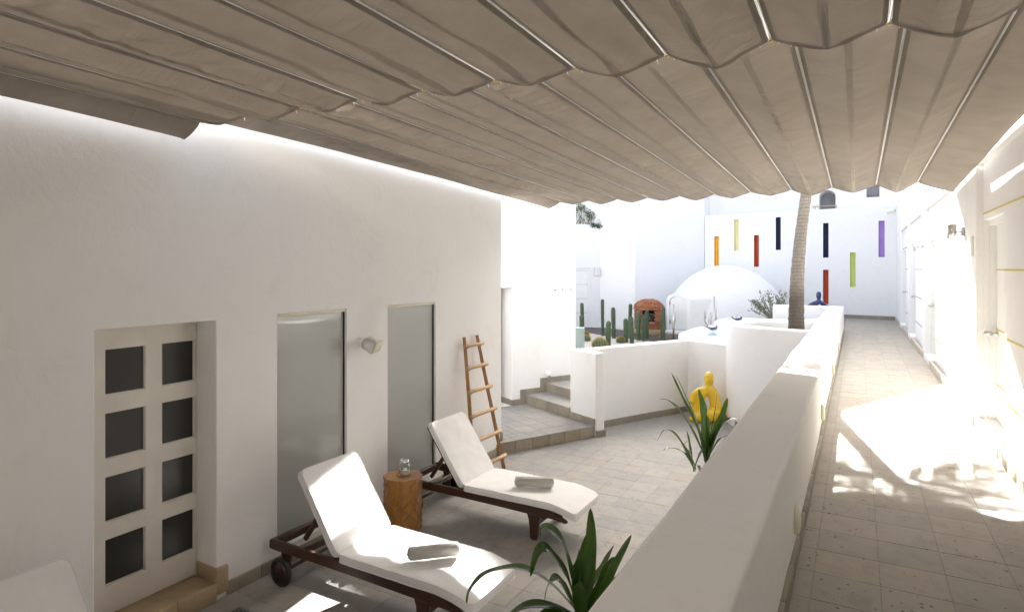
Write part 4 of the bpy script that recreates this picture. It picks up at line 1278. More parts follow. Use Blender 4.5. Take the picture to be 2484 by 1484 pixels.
for k in range(52):
    tgt = Vector((-2.15+rnd.uniform(-.42,.46), 17.9+rnd.uniform(-.35,.35), 1.83+rnd.uniform(-.28,.26)))
    if tgt.x < -2.35: tgt.z = min(tgt.z, 1.8)
    if tgt.x > -1.8: tgt.z = max(tgt.z, 1.75)
    mid = rootp.lerp(tgt,.5)+Vector((rnd.uniform(-.08,.08),rnd.uniform(-.08,.08),rnd.uniform(-.02,.05)))
    br.tube([rootp, rootp.lerp(mid,.5)+Vector((-.03,0,.02)), mid, tgt], [.022,.014,.008,.003], 6)
    tips.append((mid,tgt))
part('branch', br, M['bark_pale'], sh)
for mid, tgt in tips:
    for q in range(5):
        p = mid.lerp(tgt, .35+.65*q/4)
        dd = (tgt-mid).normalized()
        for s in range(5):
            d = (dd*.7+Vector((rnd.uniform(-1,1),rnd.uniform(-1,1),rnd.uniform(-.7,1)))*.8).normalized(); u = d.cross(Vector((rnd.uniform(-1,1),rnd.uniform(-1,1),.3))).normalized()
            l = rnd.uniform(.05,.085); p = p + Vector((rnd.uniform(-.03,.03),rnd.uniform(-.03,.03),rnd.uniform(-.03,.03))); lf.add([p, p+d*l*.5+u*.008, p+d*l, p+d*l*.5-u*.008], [(0,1,2),(0,2,3)])
part('foliage', lf, M['leaf_shrub'], sh)
sh = thing('ledge_bush', 'dark green bush spilling over the ledge above the garden door', 'bush', (*Dp(1.3,-.35), 4.32))
lf = MB(); br = MB()
for k in range(60):
    s = rnd.uniform(-.05,2.3); d = rnd.uniform(-.45,.05); hgt = rnd.uniform(.15,.72)*(1 if s > .5 else .35+.6*max(0,s)*1.6)
    c = (*Dp(s,d), 4.34+hgt)
    br.tube([(*Dp(s+rnd.uniform(-.2,.2),-.3),4.32), (*Dp(s,d-.05),4.34+hgt*.5), c], [.012,.008,.003], 5)
    leafball(lf, c, .16,.16,.13, 42, .06, .016, rnd)
for k in range(10):
    s = rnd.uniform(-.02,.35); leafball(lf, (*Dp(s,.08),4.30-rnd.uniform(0,.08)+.12*s), .09,.08,.08, 26, .055, .015, rnd, -.3)
part('branch', br, M['bark_pale'], sh); part('foliage', lf, M['leaf_bush'], sh)
sh = thing('bare_twig_plant', 'nearly bare twiggy plant around the shower post behind the tubs', 'plant', (-3.49,17.1,1.0))
br = MB(); lf = MB(); rt = Vector((-3.49,17.15,1.05))
for k, (x,z) in enumerate(((-3.66,1.60),(-3.63,1.52),(-3.5,1.45),(-3.47,1.5),(-3.34,1.55),(-3.36,1.42),(-3.53,1.38))):
    tp = Vector((x,17.15+rnd.uniform(-.1,.1),z)); c = rt.lerp(tp,.55)+Vector(((x+3.49)*.5,0,-.08))
    br.tube([rt, rt.lerp(c,.6), c, tp], [.014,.011,.008,.004], 6)
    for q in range(7):
        p = c.lerp(tp, .3+.7*rnd.random()); d = Vector((rnd.uniform(-1,1),rnd.uniform(-1,1),rnd.uniform(-.4,1))).normalized(); u = d.orthogonal().normalized()
        lf.add([p, p+d*.02+u*.007, p+d*.045, p+d*.02-u*.007], [(0,1,2),(0,2,3)])
part('branch', br, M['bark_pale'], sh); part('foliage', lf, M['leaf_shrub'], sh)
# ---------------------------------------------------------------- sun loungers
TB = R(55)
def cushion(Lc, Wd, T, fmap, seed, mat):
    """rounded, piped cushion; fmap(s, y, h) places it"""
    n = 160; e = 16; mb = MB(); rows = []
    def lp(ins, h, bulge=0):
        out = []
        a, b = Lc/2-ins, Wd/2-ins
        for k in range(n):
            # even spacing round the rectangle
            per = 2*(2*a+2*b); d = per*k/n
            if d < 2*a: x, y = -a+d, -b
            elif d < 2*a+2*b: x, y = a, -b+(d-2*a)
            elif d < 4*a+2*b: x, y = a-(d-2*a-2*b), b
            else: x, y = -a, b-(d-4*a-2*b)
            rc = max(.001, min(.055-ins*.4, a*.9, b*.9))
            qx, qy = abs(x)-(a-rc), abs(y)-(b-rc)
            if qx > 0 and qy > 0:
                m_ = math.hypot(qx,qy); m2_ = max(qx,qy)
                f_ = rc/m_ if m_ > rc else 1
                x = math.copysign(a-rc+qx*f_, x); y = math.copysign(b-rc+qy*f_, y)
            out.append((x, y, h))
        return out
    prof = [(.03,0),(.004,.002),(0,.010),(0,T*.5),(0,T*.9),(.003,T*.975),(.012,T*.998),(.04,T*1.005),(.07,T*1.012),(.11,T*1.018),(.16,T*1.022),(.21,T*1.024),(.26,T*1.025),(.30,T*1.025)]
    for ins, h in prof: rows.append(lp(ins, h))
    def put(p, j):
        x, y, h = p
        ins = prof[j][0]
        q = 0
        if j >= 2:
            ed = math.exp(-abs(ins-.012)/.04)
            q += .0035*ed*noise.noise(Vector((x*34+seed, y*34, 1.3)))
            q += .007*noise.noise(Vector((x*4.5, y*4.5, seed)))*min(1, ins/.05)
            q += .004*noise.noise(Vector((x*13, y*9, seed+3)))
        sd = .004*noise.noise(Vector((x*6, y*6, seed+9)))
        return fmap(x+Lc/2+sd*.3, y+sd, h+q)
    for j, r_ in enumerate(rows):
        for p in r_: mb.v.append(put(p, j))
    for j in range(len(rows)-1):
        for k in range(n): mb.f.append((j*n+k,j*n+(k+1)%n,(j+1)*n+(k+1)%n,(j+1)*n+k)); mb.sm.append(True)
    # centre patch
    b = (len(rows)-1)*n
    a_, b_ = Lc/2-prof[-1][0], Wd/2-prof[-1][0]
    top = [b+k for k in range(n)]
    # strip across the middle: pair front and back vertices
    mb.f.append(tuple(top)); mb.sm.append(True)
    mb.f.append(tuple(range(n-1,-1,-1))); mb.sm.append(False)
    pp = MB()
    for j in (5, 2):
        pts = [Vector(mb.v[j*n+k]) for k in range(n)]
        pts.append(pts[0]); pp.tube(pts, .0042, 6, cap=False)
    return mb, pp
def wheel(y, sgn):
    m = MB().lathe([(.0,-.014),(.092,-.014),(.092,.014),(0,.014)], 30)
    t = MB().lathe([(.092,-.018),(.112,-.018),(.12,-.01),(.12,.01),(.112,.018),(.092,.018),(.092,-.018)], 36)
    h = MB().lathe([(.02,.014),(.018,.022),(0,.023)], 14)
    X = Matrix.Translation((.19,y,.12)) @ Matrix.Rotation(R(90*sgn),4,'X')
    return m.xf(X), t.xf(X), h.xf(X)
def extr(pts, y0, y1, bev=.006):
    """outline in xz pushed across y"""
    n = len(pts); m = MB()
    m.v = [(x,y0,z) for x,z in pts]+[(x,y1,z) for x,z in pts]
    m.f = [tuple(range(n)), tuple(range(2*n-1,n-1,-1))]+[(i,n+i,n+(i+1)%n,(i+1)%n) for i in range(n)]; m.sm=[False]*len(m.f)
    bm = bmesh.new(); vs = [bm.verts.new(v) for v in m.v]
    for f in m.f: bm.faces.new([vs[i] for i in f])
    bmesh.ops.recalc_face_normals(bm, faces=bm.faces[:])
    bmesh.ops.bevel(bm, geom=bm.edges[:], offset=bev, segments=1, affect='EDGES')
    return MB().bm(bm)
LG = 'sun loungers along the left building'
def make_lounger(label, loc, seed, tb=TB):
    t = thing('sun_lounger', label, 'sun lounger', loc, 0, LG)
    for y in (-.315, .28):
        pts = [(0,.27),(0,.335),(.02,.355),(.6,.352),(1.2,.345),(1.72,.335),(1.9,.31),(2.02,.268),(2.035,.245),(2.0,.235),(1.9,.25),(1.82,.252),(1.795,.235),(1.765,.232),(1.72,.252),(1.2,.262),(.6,.268),(.1,.265)]
        part('side_rail', extr(pts, y, y+.035), M['teak'], t, local=True)
    for y in (-.305, .27):
        part('leg', extr([(1.585,.255),(1.745,.250),(1.725,.21),(1.715,.10),(1.705,.02),(1.69,0),(1.635,0),(1.62,.02),(1.615,.12),(1.605,.2)], y, y+.035), M['teak'], t, local=True)
        part('leg', extr([(.13,.268),(.27,.268),(.245,.2),(.225,.10),(.20,.085),(.17,.09),(.155,.2)], y+.002, y+.033), M['teak'], t, local=True)
    part('stretcher', MB().box(1.64,1.68,-.268,.268,.12,.165,.004), M['teak'], t, local=True)
    part('stretcher', MB().tube([(.19,-.30,.12),(.19,.30,.12)], .016, 10), M['teak'], t, local=True)
    part('crossbar', MB().box(.0,.05,-.279,.279,.275,.345,.005), M['teak'], t, local=True)
    part('crossbar', MB().box(.36,.40,-.279,.279,.285,.33,.005), M['teak'], t, local=True)
    part('crossbar', MB().box(1.9,1.94,-.279,.279,.255,.30,.005), M['teak'], t, local=True)
    for k in range(11): part('slat', MB().box(.84+k*.105,.91+k*.105,-.279,.279,.318,.338,.003), M['teak'], t, local=True)
    for y, sg in ((-.345,1),(.345,-1)):
        w_, ty, hb_ = wheel(y, sg)
        o = part('wheel', w_, M['teak'], t, local=True); part('tyre', ty, M['rubber'], o, local=True); part('hub', hb_, M['black'], o, local=True)
    hx, hz = .80, .352
    d = (-math.cos(tb), math.sin(tb)); n_ = (math.sin(tb), math.cos(tb))
    def bk(s, y, h): return (hx + d[0]*s + n_[0]*h, y, hz + d[1]*s + n_[1]*h)
    def bbox(m, s0, s1, y0, y1, h0, h1):
        b0 = len(m.v); m.box(s0,s1,y0,y1,h0,h1,.004)
        for i in range(b0,len(m.v)): m.v[i] = bk(*m.v[i])
    fo = None
    for y in (-.29,.25):
        bf = MB(); bbox(bf, -.02,.755,y,y+.04,-.05,-.012)
        fo = part('backrest_stile', bf, M['teak'], t, local=True)
    for k in range(7):
        m = MB(); bbox(m, .03+k*.108,.10+k*.108,-.25,.25,-.036,-.016); part('slat', m, M['teak'], fo, local=True)
    p = bk(.42,0,-.05)
    M2 = Matrix.Translation((p[0],0,p[2])) @ Matrix.Rotation(R(35),4,'Y') @ Matrix.Translation((-p[0],0,-p[2]))
    for y in (-.2,.17): part('prop', MB().box(p[0]-.02,p[0]+.02,y,y+.03,.30,p[2],.003).xf(M2), M['teak'], t, local=True)
    def seat(s, y, h):
        dr = 0
        if s > .95: dr = .075*((s-.95)/.36)**2
        return (hx+.02+s, y, .342 + h - dr)
    mb, pp = cushion(1.30,.655,.07, seat, seed, None)
    c = part('seat_cushion', mb, M['cushion'], t, local=True); part('piping', pp, M['piping'], c, local=True)
    mb, pp = cushion(.76,.655,.068, lambda s,y,h: bk(s+.012,y,h-.010), seed+4, None)
    c = part('back_cushion', mb, M['cushion'], t, local=True); part('piping', pp, M['piping'], c, local=True)
    return t
make_lounger('white cushioned sun lounger in the middle, crossed by a patch of sunlight', (-4.46, 3.88, 0), 1.0)
make_lounger('white cushioned sun lounger farther back, beside the leaning ladder', (-4.47, 5.68, 0), 20.0)
make_lounger('white sun lounger in the corner by the glazed door, only its backrest in view', (-4.46, 1.53, 0), 40.0, R(51))

def towel(c, ang, ln, lab, seed):
    t = thing('rolled_towel', lab, 'towel', c, ang, 'rolled towels on the loungers')
    rnd = random.Random(seed); mb = MB(); m = 90; turns = 3.4; th = .0075
    def sp(i):
        q = i/m; a = q*turns*2*PI + 2.0; r = .014 + (.056-.014)*q
        return a, r
    NX = 26
    for side in (0,1):
        for i in range(m+1):
            a, r = sp(i); rr = r - (th if side else 0)
            for k in range(NX+1):
                x = -ln/2+ln*k/NX
                ex = .006*math.sin(i*.33)*(1 if k == NX else (-1 if k == 0 else 0)) + (.012*(1-i/m)*(1 if k == NX else -1) if k in (0,NX) else 0)
                q = .0022*noise.noise(Vector((x*12, math.cos(a)*2, math.sin(a)*2+seed)))
                sag = .94 if math.sin(a) < 0 else 1
                mb.v.append((x+ex, (rr+q)*math.cos(a)*1.04, .055 + (rr+q)*math.sin(a)*sag - .002))
    o2_ = (m+1)*(NX+1)
    for i in range(m):
        for k in range(NX):
            a = i*(NX+1)+k; b = a+NX+1
            mb.f.append((a,a+1,b+1,b)); mb.sm.append(True)
            mb.f.append((o2_+a,o2_+b,o2_+b+1,o2_+a+1)); mb.sm.append(True)
        for k in (0,NX):
            a = i*(NX+1)+k; b = a+NX+1
            mb.f.append((a,b,o2_+b,o2_+a) if k == 0 else (a,o2_+a,o2_+b,b)); mb.sm.append(False)
    for k in range(NX):
        a = m*(NX+1)+k; mb.f.append((a,a+1,o2_+a+1,o2_+a)); mb.sm.append(False)
    part('roll', mb, M['towel'], t, local=True)
towel((-2.915,3.875,.419), math.atan2(.25,.27), .385, 'grey rolled towel on the sunlit middle lounger', 2)
towel((-2.945,5.66,.419), math.atan2(.155,.35), .385, 'grey rolled towel on the lounger beside the ladder', 5)

# ---------------------------------------------------------------- carved side table and lantern jar
tb = thing('side_table', 'honey-brown octagonal side table carved with a diamond lattice', 'side table', (-4.12, 4.955, 0), R(14))
RO = .205
oct_ = [(RO*math.cos(PI/8+k*PI/4), RO*math.sin(PI/8+k*PI/4)) for k in range(8)]
part('body', MB().prism([(x*.955,y*.955) for x,y in oct_], 0, .528), M['honey'], tb, local=True)
part('top', MB().prism(oct_, .528, .555), M['honey'], tb, local=True, bevel=.004)
for k in range(8):
    a, b = Vector(oct_[k])*.955, Vector(oct_[(k+1)%8])*.955
    m = MB(); hgt = .528; 
    out = ((a+b)/2).normalized()*.003
    A3 = lambda f, z: (a.x+(b.x-a.x)*f+out.x, a.y+(b.y-a.y)*f+out.y, z)
    for i in range(-1, 6):
        z0 = i*.132; s = 1
        for (f0,za,f1,zb) in ((0,z0,1,z0+.132),(0,z0+.132,1,z0)):
            if k % 2: za, zb = za+.066, zb+.066
            z_lo, z_hi = 0.004, .524
            p, q_ = [f0,za], [f1,zb]
            def clip(u, w):
                if u[1] < z_lo:
                    t_ = (z_lo-u[1])/(w[1]-u[1]); return [u[0]+(w[0]-u[0])*t_, z_lo]
                if u[1] > z_hi:
                    t_ = (z_hi-u[1])/(w[1]-u[1]); return [u[0]+(w[0]-u[0])*t_, z_hi]
                return u
            if max(za,zb) <= z_lo or min(za,zb) >= z_hi: continue
            p2_, q2_ = clip(p,q_), clip(q_,p)
            for off in (-.006,.006):
                m.tube([A3(p2_[0],p2_[1]+off), A3(q2_[0],q2_[1]+off)], .0033, 6)
    part('carved_lattice', m, M['honey'], tb, local=True)
jr = thing('glass_jar', 'clear glass jar lantern with sand and rope handle on the carved table', 'jar', (-4.10,4.965,.556))
part('glass', MB().lathe([(0,.0),(.05,0),(.058,.006),(.06,.02),(.06,.085),(.055,.105),(.042,.122),(.038,.13),(.038,.150),(.045,.156),(.046,.164),(.040,.166),(.035,.160),(.034,.128),(.050,.103),(.056,.084),(.056,.012),(0,.008)], 32), M['clear'], jr, local=True)
part('sand', MB().lathe([(0,.0095),(.054,.0135),(.054,.042),(.03,.047),(0,.046)], 24), M['sand'], jr, local=True)
part('collar', MB().lathe([(.0395,.126),(.0415,.128),(.0415,.150),(.0395,.152)], 28), M['chrome'], jr, local=True)
part('clasp', MB().box(-.06,-.04,-.012,.012,.118,.152,.003), M['chrome'], jr, local=True)
part('candle', MB().lathe([(.018,.044),(.018,.07),(0,.071)], 16), M['globe'], jr, local=True)
part('rope_handle', MB().tube([(-.05,0,.138),(-.075,-.01,.12),(-.082,-.02,.07),(-.08,-.03,.03),(-.07,-.055,.006),(-.03,-.075,.005)], .0055, 8), M['rope'], jr, local=True)

# ---------------------------------------------------------------- ladder
ld = thing('wooden_ladder', 'rustic pine ladder with lashed round rungs leaning on the wall', 'ladder', (-4.25, 6.78, 0))
rails = [((-4.16,6.40,0),(-4.505,6.66,1.80)), ((-4.16,7.105,0),(-4.505,6.965,1.80))]
Rr = []
for a, b in rails:
    a, b = Vector(a), Vector(b); d = b-a
    m = MB(); pts = [a+d*(k/14)+Vector((0,noise.noise(Vector((k*.7,a.y,0)))*.006,0)) for k in range(15)]
    m.tube(pts, [.032-.004*k/14 for k in range(15)], 4, smooth=False)
    part('rail', m, M['pine'], ld, bevel=.006); Rr.append((a,d))
for k, z in enumerate((.165,.49,.80,1.10,1.395,1.675)):
    q = z/1.80; p0_ = Rr[0][0]+Rr[0][1]*q; p1_ = Rr[1][0]+Rr[1][1]*q; d = (p1_-p0_).normalized()
    off = Vector((.036,0,.012))
    e0, e1 = p0_-d*.055+off, p1_+d*.055+off
    rg = part('rung', MB().tube([e0, e0+d*.004, e0.lerp(e1,.3)+Vector((0,0,.004)), e0.lerp(e1,.7), e1-d*.004, e1], [.021,.025,.025,.024,.025,.021], 12), M['pine_light'], ld)
    for p in (p0_,p1_):
        m = MB()
        for w_ in (-.012,0,.012):
            c = p+d*w_+Vector((.018,0,.006))
            ring = [c+Vector((.035*math.cos(a_)*1.0, 0, .03*math.sin(a_))) + d*.006*math.sin(a_*2) for a_ in [2*PI*i/14 for i in range(15)]]
            m.tube(ring, .003, 5, cap=False)
        part('lashing', m, M['rope'], rg)

# ---------------------------------------------------------------- wall speaker
sp_ = thing('wall_speaker', 'off-white box speaker tilted down between the two tall windows', 'speaker', (XW, 4.80, 1.93))
part('bracket', MB().box(0,.012,-.04,.04,-.05,.05,.004), M['paint_white'], sp_, local=True)
part('arm', MB().tube([(.012,0,-.005),(.06,0,-.01)], .017, 12), M['paint_white'], sp_, local=True)
part('pivot', MB().tube([(.06,-.03,-.01),(.06,.03,-.01)], .028, 16), M['paint_white'], sp_, local=True)
X = Matrix.Translation((.15,-.02,-.012)) @ Matrix.Rotation(R(24),4,'Z') @ Matrix.Rotation(R(24),4,'Y')
def wedge(d0, d1, ww0, ww1, h0, h1, bev):
    bm = bmesh.new()
    vs = [bm.verts.new(v) for v in ((d0,-ww0,-h0),(d1,-ww1,-h1),(d1,ww1,-h1),(d0,ww0,-h0),(d0,-ww0,h0),(d1,-ww1,h1),(d1,ww1,h1),(d0,ww0,h0))]
    for f in ((3,2,1,0),(4,5,6,7),(0,1,5,4),(1,2,6,5),(2,3,7,6),(3,0,4,7)): bm.faces.new([vs[i] for i in f])
    bmesh.ops.bevel(bm, geom=bm.edges[:], offset=bev, segments=2, affect='EDGES')
    return MB().bm(bm, True)
part('cabinet', wedge(-.075,.075,.085,.125,.05,.07,.012).xf(X), M['plastic'], sp_, local=True)
part('grille', wedge(.074,.082,.118,.116,.064,.062,.003).xf(X), M['louver'], sp_, local=True)

# ---------------------------------------------------------------- floor drain
dg_ = thing('floor_drain', 'small dark slotted drain grate in the court floor by the door', 'drain', (-4.22,3.09,.0))
part('frame', MB().box(-.085,.085,-.075,.075,-.006,.003).box(0,0,0,0,0,0), M['iron'], dg_, local=True)
for k in range(5): part('slot', MB().box(-.065+k*.028,-.052+k*.028,-.055,.055,.0031,.0045), M['black'], dg_, local=True)

# ---------------------------------------------------------------- abstract sculptures
def sculpt(name, caps, loc, rz, mat, label, res=.0085):
    """one continuous figure grown from tapering limbs"""
    bm_all = MB()
    for pts in caps:
        pts = [Vector(p) for p in pts]
        for i in range(len(pts)-1):
            a, b = pts[i], pts[i+1]
            steps = max(2, int((Vector(b[:3]) - Vector(a[:3])).length/.012)) if len(a) > 3 else 2
    for pts in caps:
        for i in range(max(1,len(pts)-1)):
            a = pts[i]; b = pts[min(i+1,len(pts)-1)]
            dist = math.dist(a[:3], b[:3]); steps = max(1, int(dist/.014))
            for s in range(steps+1):
                f = s/steps
                x,y,z = [a[k]+(b[k]-a[k])*f for k in range(3)]
                rx = a[3]+(b[3]-a[3])*f; ry = (a[4] if len(a) > 4 else a[3]); ry2 = (b[4] if len(b) > 4 else b[3]); ry = ry+(ry2-ry)*f
                bm = bmesh.new(); bmesh.ops.create_icosphere(bm, subdivisions=2, radius=1)
                for v in bm.verts: v.co = Vector((x+v.co.x*rx, y+v.co.y*ry, max(.0, z+v.co.z*rx)))
                bm_all.bm(bm)
    o = part(name, bm_all, mat)
    m = o.modifiers.new('r','REMESH'); m.mode = 'VOXEL'; m.voxel_size = res; m.use_smooth_shade = True
    m = o.modifiers.new('s','SMOOTH'); m.factor = .5; m.iterations = 14
    bpy.context.view_layer.update(); bake(o)
    for p in o.data.polygons: p.use_smooth = True
    if not o.data.materials: o.data.materials.append(mat)
    o.location = loc; o.rotation_euler = (0,0,rz)
    return o
# x to the right as seen from the court, y away, z up
yel = [
 [(.05,0,.83,.06),(.05,0,.795,.084),(.048,0,.75,.09),(.046,0,.70,.078),(.045,0,.66,.066)],
 [(.045,0,.69,.066),(.045,0,.63,.068),(.045,0,.585,.092,.08)],
 [(.04,0,.56,.08),(-.06,-.01,.545,.07),(-.14,-.03,.525,.064),(-.205,-.06,.485,.058),(-.24,-.08,.42,.054),(-.24,-.09,.37,.058)],
 [(.055,0,.575,.095,.08),(.10,0,.52,.10,.085),(.135,.01,.44,.10,.09),(.155,.02,.34,.105,.095),(.165,.02,.22,.112,.10),(.165,.01,.12,.115,.11),(.165,0,.06,.11,.11)],
 [(.0,.0,.54,.085),(-.05,-.01,.49,.078),(-.085,-.02,.43,.075),(-.11,-.02,.35,.078),(-.12,-.02,.26,.084),(-.125,-.02,.16,.09),(-.12,-.02,.08,.09)],
 [(-.16,-.03,.43,.058),(-.19,-.03,.33,.06),(-.20,-.03,.2,.064),(-.205,-.03,.05,.066)],
 [(.17,-.06,.16,.105,.09),(.06,-.09,.13,.125,.10),(-.06,-.10,.11,.115,.095),(-.15,-.09,.085,.085,.08),(-.225,-.07,.055,.062)],
 [(-.12,.0,.07,.09,.09),(.12,.0,.08,.10,.10)],
]
ys_ = sculpt('seated_sculpture', yel, (-2.33,11.06,0), R(12), M['yellow_gloss'], '')
tag(ys_, 'glossy yellow abstract seated figure sculpture with a hole through its body in the court corner', 'sculpture')
blu = [
 [(.0,0,1.0-.045,.045),(.0,0,.93,.066),(0,0,.875,.07),(0,0,.82,.052)],
 [(0,0,.82,.045),(.0,0,.765,.045),(0,0,.73,.06)],
 [(0,0,.725,.055),(-.10,0,.685,.055),(-.19,-.02,.645,.052),(-.255,-.05,.60,.05),(-.24,-.09,.56,.047),(-.15,-.13,.53,.045)],
 [(0,0,.725,.055),(.085,0,.68,.058),(.15,0,.61,.062),(.185,0,.51,.065),(.19,0,.36,.07),(.18,0,.2,.085),(.17,0,.07,.09)],
 [(-.02,0,.70,.05),(-.09,0,.62,.055),(-.12,0,.5,.055),(-.12,0,.32,.06),(-.1,0,.1,.07)],
 [(.15,-.06,.13,.085),(0,-.09,.1,.09),(-.2,-.07,.06,.065)],
]
bs_ = sculpt('seated_sculpture', blu, (-.90,18.2,WZ), R(12), M['blue_gloss'], '', .011)
tag(bs_, 'satin blue abstract figure sculpture showing head and shoulders above the end wall', 'sculpture')

# ---------------------------------------------------------------- potted plants
def strap(mb, ctrl, w, roll=0.0, fold=.25, n=16):
    """long pointed leaf along a smooth path"""
    pts = [Vector(p) for p in ctrl]
    sp = []
    for i in range(len(pts)-1):
        p0,p1,p2,p3 = [pts[max(0,min(len(pts)-1,j))] for j in (i-1,i,i+1,i+2)]
        for k in range(6):
            t = k/6; sp.append(.5*((2*p1)+(p2-p0)*t+(2*p0-5*p1+4*p2-p3)*t*t+(3*p1-p0-3*p2+p3)*t**3))
    sp.append(pts[-1]); m = len(sp); b = len(mb.v)
    side0 = None
    for i, p in enumerate(sp):
        q = i/(m-1); t = (sp[min(i+1,m-1)]-sp[max(i-1,0)]).normalized()
        s = t.cross(Vector((0,0,1)))
        if s.length < .15: s = t.cross(FV) if side0 is None else side0.copy()
        s = (s - t*s.dot(t)).normalized()
        if side0 is not None and s.dot(side0) < 0: s = -s
        if side0 is not None: s = (s*.4+side0*.6); s = (s - t*s.dot(t)).normalized()
        side0 = s
        s = Matrix.Rotation(roll*(.3+.7*q),3,t) @ s
        nn = s.cross(t)
        ww = w/2*(min(1,.45+2.6*q)*(max(0,1-q**2.6))**.75)
        rip = .10*ww*math.sin(q*17+roll*5)
        for f in (-1,-.5,0,.5,1):
            mb.v.append(tuple(p + s*ww*f + nn*(abs(f)*ww*fold + rip*abs(f)*(1 if f > 0 else -1))))
    for i in range(m-1):
        for k in range(4): mb.f.append((b+i*5+k,b+i*5+k+1,b+(i+1)*5+k+1,b+(i+1)*5+k)); mb.sm.append(True)
def plant(name, label, base, ppm, leaves, pot_r, pot_h, stem_top, potprof=None):
    t = thing(name, label, 'potted plant', base)
    bx, by = base[0], base[1]
    pr = pot_r
    part('pot', MB().lathe([(pr*.62,0),(pr*.72,.01),(pr*.95,pot_h*.35),(pr*1.02,pot_h*.6),(pr*.92,pot_h*.84),(pr*.86,pot_h*.92),(pr*.98,pot_h*.95),(pr*1.0,pot_h*.985),(pr*.96,pot_h),(pr*.84,pot_h*.985),(pr*.80,pot_h*.93),(pr*.78,pot_h*.88)], 44, base), M['glazed'], t)
    part('soil', MB().lathe([(0,pot_h*.9),(pr*.795,pot_h*.9)], 32, base), M['soil'], t)
    for s in stem_top: part('stem', MB().tube([(bx+s[0]*.4,by+s[1]*.4,pot_h*.9),(bx+s[0]*.8,by+s[1]*.8,(pot_h+s[2])/2),(bx+s[0],by+s[1],s[2])], [.022,.018,.016], 10), M['bark_pale'], t)
    for ctrl, w, roll in leaves:
        m = MB(); strap(m, ctrl, w*(1.3 if bx > -1.1 else 1.35), roll); part('leaf', m, M['leaf_dark'], t)
    return t
def fr3(center, k, pts, dep=0.0, depth_end=None):
    """points right / up of a centre in the plant's own upright plane, with some depth"""
    out = []
    for i, (dx, dy) in enumerate(pts):
        d = dep + ((depth_end if depth_end is not None else dep) - dep)*i/(len(pts)-1)
        p = Vector(center) + RV*dx*k + Vector((0,0,dy*k)) + FV*d
        out.append(tuple(p))
    return out
c1 = (-1.03,2.38,1.285); k1 = .00174
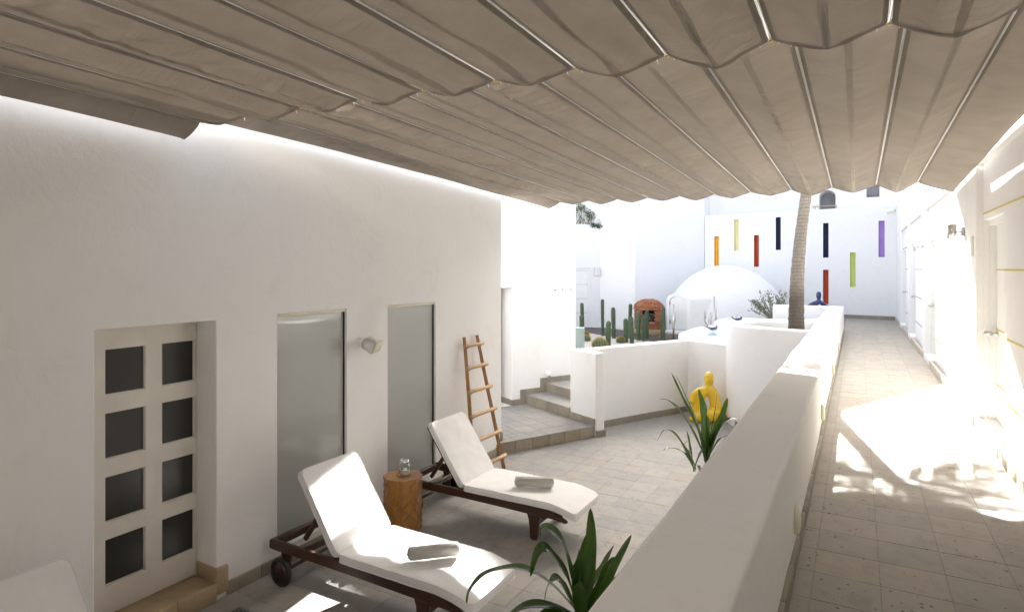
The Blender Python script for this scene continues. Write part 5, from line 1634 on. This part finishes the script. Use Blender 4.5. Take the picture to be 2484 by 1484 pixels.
lv = [
 (fr3(c1,k1,[(10,-35),(22,50),(33,140),(32,228)],0,.02), .054, .1),
 (fr3(c1,k1,[(25,-40),(62,25),(100,85),(140,147)],.0,.08), .04, .5),
 (fr3(c1,k1,[(-5,-20),(-60,45),(-115,85),(-170,98),(-225,88),(-258,58),(-267,30)],0,-.10), .066, .3),
 (fr3(c1,k1,[(0,-20),(-28,60),(-60,112),(-84,135),(-102,118),(-116,70)],.03,-.02), .052, -.5),
 (fr3(c1,k1,[(0,-10),(-16,60),(-38,133),(-64,165),(-84,170),(-90,142)],.05,.06), .056, -.3),
 (fr3(c1,k1,[(-5,-25),(-60,10),(-130,17),(-180,-15),(-215,-50)],-.05,-.12), .062, .2),
 (fr3(c1,k1,[(-2,-25),(-45,10),(-95,8),(-135,-40),(-150,-80)],-.10,-.16), .072, .4),
 (fr3(c1,k1,[(20,-30),(50,20),(80,62),(104,100)],.10,.16), .046, -.3),
 (fr3(c1,k1,[(5,-20),(12,40),(22,100),(34,150)],.08,.10), .05, .9),
 (fr3(c1,k1,[(5,-30),(0,20),(-3,60),(5,92)],-.05,-.08), .05, .6),
 (fr3(c1,k1,[(20,-40),(60,0),(110,30),(150,30)],.06,.1), .045, .4),
 (fr3(c1,k1,[(0,-40),(-30,-20),(-60,-50),(-80,-100)],-.08,-.14), .05, .2),
 (fr3(c1,k1,[(-5,-30),(-35,25),(-55,40),(-72,10),(-80,-30)],.06,.08), .045, -.2),
 (fr3(c1,k1,[(8,-30),(-4,40),(-2,90),(6,120)],.03,.05), .055, -.8),
 (fr3(c1,k1,[(12,-35),(45,40),(70,95),(88,118)],-.03,-.02), .04, .2),
 (fr3(c1,k1,[(-4,-30),(-50,-5),(-95,-25),(-120,-70)],-.02,-.06), .055, .3),
 (fr3(c1,k1,[(15,-40),(35,-10),(50,-30),(58,-70)],-.1,-.14), .05, .3),
]
plant('potted_strap_leaf_plant', 'dark glossy strap-leaved plant in the foreground beside the low wall', (-1.0,2.38,0), k1, lv, .2, .42, [(.0,0,1.24)])
c2 = (-1.45,6.30,.74); k2 = .0042
c2b = Vector(c2) + RV*.13 + Vector((0,0,.12))
lv = [
 (fr3(c2,k2,[(0,-20),(-22,30),(-48,68),(-72,78),(-92,52)],0,-.05), .058, .3),
 (fr3(c2,k2,[(0,-20),(-25,22),(-48,36),(-68,38),(-80,34)],-.05,-.1), .045, .2),
 (fr3(c2,k2,[(0,-20),(-6,20),(-10,50),(-14,72)],.02,.04), .04, .8),
 (fr3(c2,k2,[(0,-25),(18,20),(38,40),(60,46)],0,.02), .045, -.3),
 (fr3(c2,k2,[(0,-15),(-14,25),(-30,45),(-22,58)],-.06,-.1), .04, -.6),
 (fr3(c2b,k2,[(0,-30),(-22,50),(-55,120),(-84,186)],0,.02), .066, .4),
 (fr3(c2b,k2,[(0,-30),(-14,50),(-40,115),(-68,178)],.06,.12), .05, -.2),
 (fr3(c2b,k2,[(0,-25),(-32,45),(-65,95),(-92,118),(-112,120)],.05,.04), .05, .3),
 (fr3(c2b,k2,[(0,-30),(-4,40),(-8,95),(-22,150)],-.02,-.03), .075, .7),
 (fr3(c2b,k2,[(0,-30),(12,40),(22,90),(28,138)],.0,.02), .05, -.7),
 (fr3(c2b,k2,[(0,-30),(25,35),(45,80),(58,122)],.04,.08), .075, .5),
 (fr3(c2b,k2,[(0,-20),(25,25),(48,38),(62,20)],-.05,-.08), .06, -.3),
 (fr3(c2b,k2,[(2,-20),(10,45),(6,85),(-2,110)],.08,.12), .05, .2),
 (fr3(c2b,k2,[(0,-20),(30,45),(62,72),(88,66)],.02,.06), .05, .2),
]
plant('potted_strap_leaf_plant', 'strap-leaved plant in a white pot in front of the yellow sculpture', (-1.19,6.42,0), k2, lv, .25, .44, [(-.22,-.08,.70),(-.12,-.04,.78)])
